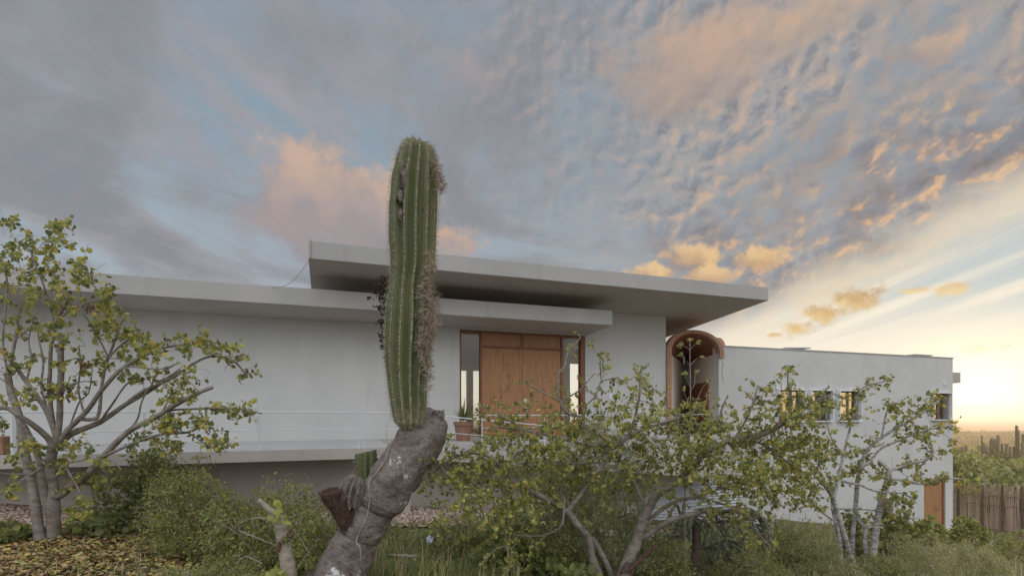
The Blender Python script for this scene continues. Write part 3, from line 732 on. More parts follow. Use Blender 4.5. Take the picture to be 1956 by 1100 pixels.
def tree(name, label, cat, Y0, branches, clusters, L, weights, bark, group=None, droop=0.5, spread=0.35, lpt=9, leafmats=('Ld', 'Lg', 'Ly', 'Lo'), asp=0.95, twr=(0.0035, 0.0016), seed=1, round_=True, bends=0.16, t0=0.3, step=0.03, bare=0.15):
    rnd.seed(seed); random.seed(seed)
    N2 = []; N3 = []; NR = []
    trunk = MB(); base = None
    for br in branches:
        r0, r1, pts = br[0], br[1], br[2]; root = len(br) > 3 and br[3] == 'root'; dY = br[4] if len(br) > 4 else None
        if root or not N2:
            Ys = Y0 + (br[5] if len(br) > 5 else 0.0)
        else:
            a = np.array(N2); i = int(((a - np.array(pts[0])) ** 2).sum(1).argmin()); Ys = N3[i].y
            pts = [tuple(N2[i])] + list(pts)
        ln = sum(math.dist(p, q) for p, q in zip(pts, pts[1:])) / FPX * Ys
        if dY is None: dY = rnd.uniform(-0.42, 0.42) * ln
        w = []; acc = 0
        for k, q in enumerate(pts):
            if k: acc += math.dist(pts[k - 1], q) / FPX * Ys
            w.append(P(q[0], q[1], Ys + dY * (acc / max(ln, 1e-6)) + 0.02 * math.sin(k * 2.1 + seed)))
        if root:
            b = w[0].copy(); gz = g(b.x, b.y)
            if b.z > gz: w = [Vector((b.x - (w[1].x - b.x) * 0.3, b.y, gz - 0.12))] + w
            if base is None: base = Vector((w[0].x, w[0].y, g(w[0].x, w[0].y)))
        w = catmull(w, 5); n = len(w)
        R0, R1 = r0 / FPX * Ys * (1.0 if root else 0.86), r1 / FPX * Ys * 0.85
        rad = [(R0 + (R1 - R0) * (i / (n - 1)) ** 0.85) * (1 + 0.10 * mnoise.noise(w[i] * 6)) for i in range(n)]
        if root: rad = [r * (1.0 + 0.35 * max(0, 1 - i / 5.0)) for i, r in enumerate(rad)]
        w = [p + Vector((mnoise.noise(p * 3.1), mnoise.noise(p * 3.3 + Vector((5, 0, 0))), mnoise.noise(p * 2.7 + Vector((0, 9, 0))))) * (0.012 if i else 0) for i, p in enumerate(w)]
        trunk.tube(w, rad, 9 if R0 > 0.02 else 6, jit=0.05)
        for p, r in zip(w, rad):
            if r < 0.09: N2.append((978 + p.x / p.y * FPX, HOR - p.z / p.y * FPX)); N3.append(p); NR.append(r)
    root_ = thing(name, label, cat, base, 0, group)
    tw = MB(); cr = MB(); nt0 = len(N2)
    cl = []
    for (cx, cy, rx, ry, n) in clusters:
        for _ in range(n):
            a = rnd.uniform(0, 2 * math.pi); q = math.sqrt(rnd.random()); cl.append((cx + rx * q * math.cos(a), cy + ry * q * math.sin(a)))
    rnd.shuffle(cl)
    a2 = list(N2)
    A = np.zeros((len(N2) + len(cl) * 5 + 5, 2)); A[:len(N2)] = N2; cnt = len(N2)
    for (qx, qy) in cl:
        d = np.sqrt(((A[:cnt] - (qx, qy)) ** 2).sum(1)); d[:] += 0
        order = np.argsort(d)[:4]; i = int(order[0] if rnd.random() < 0.65 else order[rnd.randrange(len(order))])
        s = N3[i]; Y = s.y + rnd.gauss(0, spread) * min(1.0, 0.3 + d[i] / 60.0)
        if Y < 1.2: Y = 1.2
        t = P(qx, qy, Y); dv = (t - s); l = dv.length
        ext = (dv.normalized() * 0.5 + rvec() * 0.7 + Vector((0, 0, 0.45 - droop))).normalized() * rnd.uniform(0.04, 0.20)
        t = t + ext; pts = twig_curve(s, t, bends); l = (t - s).length
        r0 = min(NR[i] * 0.8, twr[0] * (1 + 2.2 * l)); tw.tube(pts, [r0 + (twr[1] - r0) * (k / 5) for k in range(6)], 4, cap=False)
        for k in (2, 3, 4, 5):
            p = pts[k]; A[cnt] = (978 + p.x / p.y * FPX, HOR - p.z / p.y * FPX); cnt += 1; N3.append(p); NR.append(r0 + (twr[1] - r0) * (k / 5))
        if rnd.random() < bare:
            continue
        nl = max(3, int(min(l, 0.55) / step * rnd.uniform(0.6, 1.3)))
        for k in range(nl):
            f = (0.12 + 0.88 * (k + rnd.random()) / nl) * 5; q = min(int(f), 4); p = pts[q].lerp(pts[q + 1], f - q); ax = (pts[q + 1] - pts[q]).normalized()
            dd = (rvec() * 0.9 + ax * 0.4 + Vector((0, 0, -droop * rnd.random()))).normalized(); ls = L * rnd.choice((0.45, 0.7, 0.9, 1.0, 1.15, 1.35))
            off = dd * (0.35 * L * rnd.random() + 0.004)
            cr.leaf(p + off, dd, (rvec() * 0.9 + Vector((0, -0.25, 0.5))).normalized(), ls, ls * asp * rnd.uniform(0.8, 1.1), pick(weights), rnd.uniform(0.0, 0.6), round_)
            if rnd.random() < 0.3: cr.leaf(p - off, rvec() + ax * 0.5, rvec() + Vector((0, 0, 0.4)), ls * 0.7, ls * 0.65, pick(weights), rnd.uniform(0.0, 0.6), round_)
    trunk.add(tw.v, tw.f, 1)
    trunk.build('trunk', [bark, M['twig']], root_, base, smooth=True)
    cr.build('crown', [M[k] for k in leafmats], root_, base, smooth=True)
    return root_
def shrub(name, label, cat, px, Y, rx, h, L, weights, leafmats, ry=None, nst=14, ntw=260, lpt=9, round_=None, twigm='twig', asp=0.5, seed=1, group=None, droop=0.2, bare=0, zoff=0.0, flat=0.75, spread=0.05, lean=(0, 0), x=None, r0=0.008, lump=0.55, floor=0.08):
    rnd.seed(seed); random.seed(seed)
    X = (px - 978) / FPX * Y if x is None else x
    base = Vector((X, Y, g(X, Y) + zoff)); ry = ry or rx
    root_ = thing(name, label, cat, base, 0, group)
    st = MB(); N3 = []; NR = []
    def shell():
        while True:
            v = Vector((rnd.uniform(-1, 1), rnd.uniform(-1, 1), rnd.uniform(0.0, 1)))
            if v.length <= 1 and v.length > 0.25:
                lo = 1 + lump * mnoise.noise(v * 2.2 + Vector((seed * 3.7, 0, 0)))
                if v.length < lo * 0.98: break
        lo = 1 + lump * mnoise.noise(v.normalized() * 1.7 + Vector((seed * 1.3, 2, 0)))
        v = v * min(lo, 1.15)
        return base + Vector((v.x * rx + lean[0] * v.z, v.y * ry + lean[1] * v.z, floor * h + v.z * h * (1 - floor)))
    for _ in range(nst):
        e = shell(); s = base + Vector((rnd.uniform(-1, 1) * rx * 0.35, rnd.uniform(-1, 1) * ry * 0.35, -0.05))
        pts = catmull(twig_curve(s, e, 0.12, 4), 2); n = len(pts); rr = r0 * rnd.uniform(0.6, 1.3)
        st.tube(pts, [rr + (0.0022 - rr) * (i / (n - 1)) for i in range(n)], 4, cap=False); N3 += pts[2:]; NR += [rr * 0.5] * (n - 2)
    A = np.zeros((len(N3) + (ntw + bare) * 3 + 3, 3)); A[:len(N3)] = [tuple(v) for v in N3]; cnt = len(N3)
    cr = MB()
    for k in range(ntw + bare):
        t = shell()
        if k >= ntw: t = t + (t - base) * rnd.uniform(0.0, 0.25)
        i = int(((A[:cnt] - np.array(t)) ** 2).sum(1).argmin()); s = N3[i]
        if (t - s).length > 0.6: s = t + (s - t).normalized() * 0.6 if rnd.random() < 0.0 else s
        pts = twig_curve(s, t, 0.2, 4)
        st.tube(pts, [0.003, 0.0026, 0.0022, 0.0018, 0.0014], 3, 0 if k < ntw else 1, cap=False)
        for q in (2, 3, 4): A[cnt] = tuple(pts[q]); cnt += 1; N3.append(pts[q])
        if k < ntw: leaves_along(cr, pts, rnd.randint(int(lpt * 0.5), int(lpt * 1.5)), L, weights, droop, round_, t0=0.15, asp=asp, spread=spread)
    st.build('stems', [M[twigm], M['dry']], root_, base)
    cr.build('leaves', [M[k] for k in leafmats], root_, base, smooth=round_ is not None)
    return root_
# ---- left tree: many grey limbs from one base
LB = [
 (13.5, 9, [(103, 1028), (101, 965), (99, 909), (98, 870), (108, 846)], 'root', 0.0),
 (9.5, 6.5, [(74, 1018), (66, 960), (57, 909), (47, 855), (38, 800), (24, 755), (16, 715)], 'root', 0.3, -0.10),
 (7, 5, [(92, 985), (86, 947), (78, 900), (70, 865), (56, 833), (46, 812)], None, -0.25),
 (10, 4, [(112, 945), (135, 928), (162, 912), (199, 871), (244, 825), (306, 791), (359, 760), (405, 739)], None, -0.55),
 (3, 1.6, [(306, 791), (336, 783), (401, 780), (458, 781), (500, 789)], None, -0.1),
 (9, 3.6, [(112, 852), (136, 829), (191, 806), (237, 775), (286, 745), (344, 706)], None, 0.45),
 (8, 4, [(99, 858), (94, 840), (65, 814), (36, 794), (12, 779), (-20, 783)], None, -0.5),
 (7, 3.5, [(108, 845), (97, 800), (75, 762), (52, 729), (25, 695), (-5, 664)], None, 0.5),
 (7, 2.5, [(112, 845), (130, 820), (164, 786), (199, 740), (229, 707), (273, 680), (320, 662), (362, 656)], None, -0.3),
 (5, 2.5, [(40, 800), (18, 750), (20, 704), (30, 650), (36, 600), (50, 575)], None, 0.3),
 (5.5, 2.5, [(106, 846), (100, 800), (94, 737), (96, 690), (102, 640), (110, 610), (131, 572)], None, -0.2),
 (3.2, 1.6, [(104, 630), (98, 595), (86, 550), (68, 506), (56, 470)], None, -0.1),
 (5, 2.2, [(150, 800), (176, 800), (188, 790), (196, 734), (207, 683), (226, 633), (238, 606)], None, 0.25),
 (4.5, 2.2, [(199, 871), (267, 842), (313, 828), (359, 825), (392, 808)], None, -0.25),
 (2.2, 1.2, [(359, 826), (385, 842), (420, 862)], None, -0.1),
 (4, 2, [(237, 775), (275, 745), (330, 722), (369, 694), (407, 680), (446, 690), (470, 716)], None, 0.3),
 (3, 1.5, [(16, 715), (5, 640), (14, 560), (8, 500)], None, 0.2),
 (3, 1.5, [(110, 612), (140, 590), (180, 575), (215, 572)], None, -0.3),
 (3, 1.5, [(207, 683), (236, 655), (270, 640)], None, 0.2),
 (3, 1.4, [(60, 905), (20, 905), (-15, 900)], None, -0.3),
 (2.4, 1.2, [(150, 935), (128, 890), (160, 880), (205, 878), (232, 896)], None, -0.5),
 (2.4, 1.2, [(75, 895), (40, 918), (18, 955)], None, -0.5),
 (2.0, 1.0, [(128, 895), (148, 930), (156, 955), (145, 985)], None, -0.5),
 (3, 1.4, [(191, 806), (215, 770), (240, 735), (262, 718)]), (3, 1.4, [(160, 790), (150, 740), (155, 700), (150, 660)]), (3, 1.4, [(244, 825), (262, 800), (270, 770), (290, 735)]),
 (3.2, 1.5, [(97, 800), (80, 740), (82, 690), (74, 640), (80, 600)]), (2.6, 1.2, [(52, 729), (60, 690), (55, 650), (66, 610)]), (2.6, 1.2, [(75, 762), (50, 760), (20, 735), (-5, 720)]),
 (2.4, 1.2, [(229, 707), (250, 700), (300, 705), (345, 690)]), (2.4, 1.2, [(286, 745), (300, 715), (330, 700)]), (2.2, 1.1, [(207, 683), (190, 650), (175, 620), (160, 600)]), (2.2, 1.1, [(306, 791), (325, 760), (330, 735)]),
 (2, 1, [(115, 752), (135, 735), (160, 728), (185, 730)]), (2, 1, [(95, 690), (120, 690), (150, 685)]), (2, 1, [(30, 650), (55, 630), (80, 625), (110, 600)]), (2.2, 1.1, [(128, 829), (150, 770), (170, 750), (176, 715)]),
 (6.5, 6.0, [(108, 845), (113, 800), (115, 752), (117, 648)], None, -0.15),
]
LC = [(20, 428, 26, 16, 5), (118, 440, 14, 12, 4), (60, 470, 40, 22, 9), (112, 466, 16, 14, 4), (14, 500, 26, 24, 7), (70, 512, 30, 22, 7), (158, 520, 16, 22, 6), (110, 530, 18, 18, 4),
      (40, 560, 50, 24, 9), (130, 575, 40, 20, 8), (200, 568, 22, 22, 6), (205, 590, 18, 16, 3), (50, 620, 50, 26, 8), (120, 640, 40, 24, 6), (205, 625, 30, 20, 7), (255, 640, 30, 26, 9), (262, 672, 34, 20, 9),
      (150, 690, 40, 24, 5), (215, 700, 40, 18, 5), (300, 670, 20, 20, 4), (352, 652, 16, 12, 4), (382, 650, 14, 14, 4), (418, 662, 18, 14, 4), (448, 680, 16, 14, 4), (472, 714, 10, 8, 2), (40, 690, 40, 30, 5),
      (120, 740, 60, 26, 6), (300, 730, 50, 18, 5), (360, 720, 20, 14, 3), (345, 750, 20, 12, 3), (430, 775, 20, 10, 3), (470, 785, 26, 9, 5), (30, 760, 40, 20, 4), (320, 810, 40, 20, 9), (390, 808, 20, 10, 4), (415, 845, 24, 16, 5), (310, 845, 40, 20, 8),
      (150, 850, 40, 20, 5), (60, 860, 60, 30, 5), (20, 935, 26, 20, 4), (150, 900, 50, 26, 6), (40, 890, 30, 10, 3), (150, 970, 20, 16, 3)]
lt_tree = tree('bare_limbed_tree', 'many-limbed grey-barked tree with sparse round yellowing leaves at the left, rising above the lower roof', 'tree', 6.35, LB, [(a, b, c, d, int(n * 2.7 + 3)) for a, b, c, d, n in LC], 0.048, (5, 6, 5, 1.5), M['bark'], lpt=8, seed=3, spread=0.4, t0=0.1, step=0.030, bare=0.28)
rnd.seed(78); mb = MB()
for px, py in ((176, 591), (163, 696), (96, 752), (128, 745), (88, 742)):
    c = P(px, py, 6.2)
    for _ in range(26): mb.leaf(c + rvec() * 0.05, rvec(), rvec(), rnd.uniform(0.02, 0.05), rnd.uniform(0.015, 0.03), 0, 0.7)
mb.build('dead_leaves', pmat('dead_leaf', (0.13, 0.075, 0.05), (0.21, 0.13, 0.09), 20, 0.9), lt_tree, lt_tree.location)
# ---- centre tree: leaning trunk, dense crown in front of the door
CB = [
 (15.5, 11.5, [(1188, 1112), (1203, 1064), (1219, 1023), (1230, 990)], 'root', 0.1),
 (11.5, 7, [(1230, 990), (1241, 968), (1256, 943), (1276, 931), (1301, 911), (1331, 884)], None, -0.25),
 (8, 4, [(1331, 884), (1352, 862), (1390, 841), (1424, 838), (1460, 828), (1500, 806), (1535, 780)], None, -0.2),
 (3.5, 1.6, [(1424, 838), (1460, 850), (1500, 878), (1540, 905)], None, 0.3),
 (3, 1.4, [(1500, 806), (1512, 770), (1506, 735), (1504, 704)], None, 0.1),
 (3, 1.4, [(1535, 780), (1560, 765), (1592, 752)], None, 0.1),
 (7.5, 5, [(1228, 1026), (1264, 1003), (1284, 991), (1321, 982), (1352, 973)], None, -0.5),
 (2.2, 1.2, [(1350, 974), (1390, 968), (1430, 985), (1450, 1020), (1480, 1052)], None, -0.2),
 (5.5, 2, [(1234, 1000), (1258, 976), (1284, 960), (1311, 952), (1336, 950), (1366, 958), (1407, 968), (1448, 984), (1482, 1000)], None, 0.4),
 (3, 1.4, [(1336, 950), (1380, 930), (1420, 932), (1462, 945), (1500, 970)], None, -0.3),
 (9, 7.5, [(1146, 1108), (1131, 1064), (1124, 1027), (1105, 1003), (1084, 976)], 'root', -0.15, -0.05),
 (7, 4.5, [(1084, 976), (1036, 949), (999, 929), (972, 914), (963, 900)], None, -0.5),
 (6, 4.2, [(1086, 974), (1114, 936), (1137, 905), (1151, 883), (1165, 850)], None, 0.25),
 (8, 5, [(1170, 1108), (1150, 1060), (1131, 1027)], 'root', 0.0, 0.15),
 (3, 1.3, [(963, 900), (959, 925), (961, 960), (963, 1000), (968, 1044), (974, 1074), (984, 1091)], None, -0.15),
 (3.2, 1.8, [(1078, 950), (1076, 985), (1070, 1005), (1050, 1018), (1019, 1023), (982, 1021)], None, -0.25),
 (4.5, 2, [(963, 900), (945, 880), (915, 866), (882, 868), (848, 885), (820, 910)], None, -0.1),
 (4, 2, [(1165, 850), (1140, 825), (1107, 812), (1104, 795), (1085, 790), (1072, 771), (1066, 744), (1066, 714), (1077, 700), (1085, 675), (1100, 655), (1107, 645)], None, 0.2),
 (2.2, 1.1, [(1072, 768), (1042, 752), (1015, 738), (1001, 730)], None, 0.0),
 (2.2, 1.1, [(1072, 768), (1091, 755), (1112, 740), (1134, 714)], None, 0.1),
 (3, 1.4, [(1110, 805), (1118, 776), (1136, 757), (1145, 735), (1150, 726), (1182, 719)], None, 0.1),
 (2, 1.1, [(1149, 727), (1145, 697), (1149, 672)], None, 0.0),
 (4, 2, [(1200, 830), (1215, 790), (1222, 745), (1226, 700)], None, 0.1),
 (5, 3, [(1160, 862), (1190, 842), (1225, 820), (1290, 800), (1335, 780)], None, 0.1),
 (5.5, 3.5, [(1236, 985), (1225, 950), (1200, 900), (1172, 862)], None, 0.3),
 (4, 2, [(1165, 850), (1120, 850), (1060, 835), (1000, 822), (950, 815)], None, -0.3),
 (2.5, 1.3, [(1000, 822), (960, 795), (930, 780), (925, 770)], None, 0.0),
 (3.5, 2, [(963, 900), (985, 870), (1010, 850), (1015, 820)], None, -0.2),
 (4, 2, [(1301, 911), (1330, 860), (1365, 820), (1380, 780), (1392, 755)], None, 0.2),
 (3.5, 2, [(1400, 840), (1425, 800), (1440, 765), (1448, 735)], None, -0.1),
 (3, 1.5, [(1151, 883), (1100, 885), (1040, 880), (990, 885)], None, -0.3),
]
CC = [(950, 800, 40, 30, 24), (1010, 805, 46, 30, 28), (900, 870, 46, 22, 16), (848, 896, 36, 22, 12), (830, 920, 26, 18, 6), (920, 910, 50, 30, 20), (980, 860, 50, 36, 34), (1050, 850, 56, 36, 40), (1110, 850, 46, 36, 30), (1080, 800, 40, 22, 18),
      (1066, 735, 22, 30, 6), (1005, 735, 16, 10, 3), (1104, 660, 10, 18, 4), (1110, 735, 24, 14, 6), (1148, 690, 14, 26, 6), (1185, 722, 16, 10, 4), (1150, 780, 40, 30, 18), (1205, 780, 40, 36, 30), (1222, 720, 22, 30, 14), (1245, 745, 20, 22, 8),
      (1200, 840, 50, 34, 34), (1270, 820, 50, 36, 40), (1330, 800, 40, 34, 32), (1340, 765, 22, 22, 9), (1300, 860, 60, 36, 42), (1390, 790, 24, 34, 16), (1385, 850, 50, 36, 40), (1440, 790, 34, 40, 28), (1448, 745, 14, 18, 7), (1440, 870, 50, 40, 44),
      (1505, 720, 14, 24, 9), (1490, 770, 40, 30, 22), (1540, 770, 40, 24, 20), (1590, 755, 18, 16, 6), (1520, 820, 50, 36, 36), (1500, 870, 56, 40, 44), (1550, 870, 36, 44, 26), (1430, 930, 60, 30, 34), (1500, 930, 50, 36, 34), (1350, 900, 50, 26, 26),
      (950, 960, 50, 36, 16), (900, 960, 40, 30, 8), (1000, 950, 36, 30, 10), (965, 1020, 24, 40, 7), (975, 1078, 14, 18, 4), (1020, 1000, 40, 24, 6), (1100, 910, 50, 26, 16), (1040, 905, 50, 30, 18), (1380, 985, 40, 20, 8), (1450, 1000, 36, 20, 9), (1460, 1040, 20, 20, 4), (1240, 880, 60, 30, 26), (870, 1000, 40, 30, 6)]
CC2 = [(1060, 930, 80, 36, 24), (1140, 950, 70, 36, 22), (1000, 900, 70, 30, 26), (1180, 900, 60, 36, 26), (900, 930, 60, 40, 24), (860, 940, 40, 30, 10), (940, 990, 60, 36, 16), (1400, 960, 70, 30, 22), (1540, 960, 40, 30, 16), (1460, 900, 70, 40, 40), (1350, 860, 60, 40, 30), (900, 900, 60, 40, 26), (1010, 930, 70, 40, 24), (960, 870, 70, 40, 26), (1120, 880, 70, 40, 26), (1250, 930, 60, 40, 14), (1300, 950, 60, 30, 10)]
st_tree = tree('spreading_tree', 'spreading thick-trunked tree with dense yellow-green crown in front of the double door', 'tree', 6.3, CB, [(a, b, c * 1.15, d * 1.2, int(n * 1.7 + 1) if b > 790 else int(n * 1.1 + 1)) for a, b, c, d, n in CC] + CC2, 0.037, (4, 7, 6, 0.8), M['bark'], lpt=9, seed=5, spread=0.5, droop=0.6, t0=0.1)
rnd.seed(77); random.seed(77); mb = MB(); org = st_tree.location
for pts, r in ((((1196, 1094), (1212, 1078), (1232, 1060), (1252, 1042)), 0.030), (((1204, 1100), (1208, 1088), (1204, 1074)), 0.022), (((1186, 1098), (1190, 1084), (1200, 1072)), 0.02)):
    w = catmull([P(a, b, 6.3 - 0.11 + 0.05 * i / 3) for i, (a, b) in enumerate(pts)], 4); mb.tube(w, [r * (1 - 0.5 * abs(2 * i / (len(w) - 1) - 1)) for i in range(len(w))], 8, jit=0.3)
mb.build('torn_wood', M['cutwood'], st_tree, org)
# ---- right tree: pale stems in front of the side block
RB = [
 (7.5, 5.5, [(1666, 1096), (1669, 1042), (1678, 984), (1686, 946), (1695, 917), (1699, 896)], 'root', 0.1),
 (5, 4, [(1699, 898), (1690, 888), (1678, 878)], None, 0.05),
 (4, 1.6, [(1699, 897), (1730, 888), (1771, 876), (1782, 861), (1774, 835), (1770, 812)], None, 0.3),
 (4, 1.4, [(1696, 914), (1721, 917), (1759, 924), (1797, 915), (1840, 914), (1880, 925)], None, -0.3),
 (5, 3.5, [(1660, 1075), (1652, 1033), (1654, 1010), (1640, 992), (1634, 969), (1636, 920)], 'root', 0.2, 0.1),
 (5.5, 2, [(1628, 1060), (1628, 1036), (1631, 995), (1636, 943), (1640, 902), (1656, 862), (1684, 835), (1727, 809), (1765, 786), (1792, 766)], 'root', -0.3, 0.3),
 (6, 4, [(1634, 1092), (1617, 1036), (1602, 989), (1590, 949), (1572, 922), (1556, 908)], 'root', -0.1, -0.1),
 (4.5, 1.6, [(1591, 950), (1605, 902), (1611, 867), (1622, 824), (1634, 780), (1641, 745)], None, 0.2),
 (5, 3.5, [(1604, 1046), (1599, 1010), (1592, 978), (1589, 955)], 'root', 0.1, 0.2),
 (3.6, 2, [(1600, 915), (1625, 922), (1643, 925), (1666, 935), (1690, 940)], None, 0.1),
 (3.8, 1.4, [(1645, 890), (1662, 880), (1684, 856), (1724, 838), (1771, 821), (1826, 812)], None, 0.4),
 (3, 1.4, [(1640, 745), (1660, 735), (1690, 728)], None, 0.1),
 (2.5, 1.2, [(1684, 835), (1690, 800), (1700, 775), (1720, 768)], None, 0.1),
 (2.5, 1.2, [(1598, 1000), (1560, 970), (1520, 940), (1480, 905)], None, -0.3),
 (2.2, 1.1, [(1690, 940), (1725, 942), (1745, 955), (1750, 960)], None, -0.2),
 (2.2, 1.1, [(1590, 972), (1640, 972), (1680, 975), (1702, 980)], None, -0.4),
 (2.2, 1.1, [(1611, 867), (1590, 840), (1580, 810), (1578, 790)], None, 0.1),
 (2.2, 1.2, [(1771, 876), (1755, 895), (1752, 910)], None, 0.1),
]
RC = [(1640, 748, 14, 16, 5), (1680, 732, 24, 12, 7), (1700, 722, 12, 8, 3), (1715, 770, 22, 14, 6), (1770, 775, 24, 20, 9), (1790, 762, 14, 14, 5), (1740, 800, 30, 18, 9), (1690, 790, 24, 20, 7), (1700, 840, 34, 18, 8), (1745, 828, 30, 14, 7), (1800, 815, 26, 12, 7), (1772, 840, 14, 24, 4),
      (1790, 865, 22, 16, 6), (1815, 868, 14, 18, 4), (1740, 885, 30, 14, 7), (1650, 870, 24, 24, 8), (1610, 880, 30, 30, 12), (1640, 905, 40, 22, 14), (1600, 920, 40, 20, 10), (1690, 905, 30, 20, 9), (1750, 915, 30, 12, 7), (1810, 915, 26, 12, 6), (1860, 928, 30, 12, 6), (1745, 950, 14, 14, 4), (1700, 950, 22, 12, 5),
      (1700, 980, 12, 10, 3), (1660, 985, 16, 10, 3), (1545, 940, 40, 30, 12), (1580, 850, 20, 30, 6), (1620, 800, 20, 22, 5), (1530, 900, 30, 30, 10), (1650, 840, 20, 16, 4), (1752, 905, 10, 10, 2)]
tree('slender_tree', 'open tree with several slender whitish stems in front of the side block windows', 'tree', 9.6, RB, [(a, b, c, d, int(n * 1.6 + 1)) for a, b, c, d, n in RC], 0.052, (4, 7, 5, 0.9), M['bark2'], lpt=8, seed=8, spread=0.4, t0=0.1)
# ball of air plant on the right tree
def fuzzball(name, label, cat, c, r, n, mat, ln=0.05, parent=None, origin=None, sq=(1, 1, 1), th=0.0018):
    mb = MB()
    for _ in range(n):
        d = rvec(); p = c + Vector((d.x * r * sq[0], d.y * r * sq[1], d.z * r * sq[2])) * rnd.uniform(0.3, 0.95)
        e = p + (d + rvec() * 0.7).normalized() * ln * rnd.uniform(0.5, 1.3); m = p.lerp(e, 0.5) + rvec() * ln * 0.2
        mb.tube([p, m, e], [th, th * 0.9, th * 0.35], 3, cap=False)
    ob = mb.build(name, mat, parent, origin if origin is not None else c)
    return tag(ob, label, cat) if label else ob
rnd.seed(4)
M['airp'] = pmat('air_plant', (0.42, 0.34, 0.26), (0.29, 0.23, 0.17), 12, 0.9)
fuzzball('air_plant', 'round grey ball of air plant clinging to the slender whitish stem', 'plant', P(1694, 964, 9.5), 0.085, 700, M['airp'])
# ---------------------------------------------------------------- the cactus
YC = 5.25
cb = P(640, 1130, YC); cb.z = g(cb.x, cb.y)
cactus = thing('columnar_cactus', 'tall ribbed green cactus column standing on a leaning grey woody trunk', 'cactus', cb)
def pxr(r, Y=YC): return r / FPX * Y
M['areold'] = pmat('old_areole', (0.20, 0.17, 0.135), (0.29, 0.25, 0.20), 30, 0.95)
M['cact'] = pmat('cactus_skin', (0.085, 0.100, 0.040), (0.122, 0.134, 0.057), 5.0, 0.6, 0.25, 60, (1, 1, 0.35), lo=0.3, hi=0.7)
M['cact2'] = M['cact'].copy(); M['cact2'].name = 'old_cactus_skin'
def cactmat():
    m = M['cact']; T = NT(m.node_tree); b = T.n['Principled BSDF']; tc = T.new('ShaderNodeTexCoord'); o = tc.outputs['Object']
    old = b.inputs['Base Color'].links[0].from_socket; sp = T.new('ShaderNodeSeparateXYZ'); T.l.new(o, sp.inputs[0]); z = sp.outputs[2]
    zb = P(780, 790, YC).z - cb.z; ztp = P(797, 305, YC).z - cb.z; nz = T.m('SUBTRACT', T.noise(o, 16, 5, 0.65), 0.5)
    e = T.m('ADD', T.ss(T.m('ADD', z, T.m('MULTIPLY', nz, 0.35)), zb + 0.12, zb - 0.10), T.ss(T.m('ADD', z, T.m('MULTIPLY', nz, 0.4)), ztp - 0.03, ztp + 0.16), clamp=True)
    c = T.mix(T.m('MULTIPLY', e, 0.8), old, T.mix(T.ss(T.noise(o, 30, 4, 0.6), 0.4, 0.6), (0.20, 0.17, 0.095), (0.34, 0.30, 0.22)))
    c = T.mix(T.m('MULTIPLY', T.ss(T.noise(o, 9, 5, 0.7), 0.62, 0.72), 0.55), c, (0.20, 0.175, 0.12))
    T.l.new(c, b.inputs['Base Color'])
cactmat()
M['areole'] = pmat('areole', (0.47, 0.43, 0.35), (0.32, 0.28, 0.22), 30, 0.95)
M['spine'] = pmat('spine', (0.36, 0.32, 0.25), None, rough=0.7)
def barkmat(name):
    m = bpy.data.materials.new(name); m.use_nodes = True
    T = NT(m.node_tree); b = T.n['Principled BSDF']; tc = T.new('ShaderNodeTexCoord'); o = tc.outputs['Object']
    c = T.mix(T.ss(T.noise(o, 6, 6, 0.65), 0.3, 0.7), (0.155, 0.127, 0.113), (0.255, 0.213, 0.19))
    c = T.mix(T.m('MULTIPLY', T.ss(T.noise(o, 40, 4, 0.7), 0.56, 0.70), 0.7), c, (0.075, 0.055, 0.05))
    lm = T.m('MULTIPLY', T.ss(T.noise(o, 3.2, 3, 0.55), 0.585, 0.635), T.ss(T.noise(o, 22, 5, 0.6), 0.44, 0.54))
    c = T.mix(lm, c, (0.60, 0.60, 0.575))
    T.put(b.inputs['Base Color'], c); b.inputs['Roughness'].default_value = 0.9; b.inputs['Specular IOR Level'].default_value = 0.2
    bn = T.new('ShaderNodeBump'); bn.inputs['Strength'].default_value = 0.9; bn.inputs['Distance'].default_value = 0.02
    mp = T.new('ShaderNodeMapping'); mp.inputs['Scale'].default_value = (1, 1, 1.6); T.l.new(o, mp.inputs[0])
    h = T.m('ADD', T.noise(mp.outputs[0], 26, 6, 0.7), T.m('MULTIPLY', T.ss(T.noise(o, 34, 2, 0.5), 0.60, 0.68), -0.9))
    T.l.new(h, bn.inputs['Height']); T.l.new(bn.outputs[0], b.inputs['Normal'])
    return m
M['cbark'] = barkmat('cactus_bark')
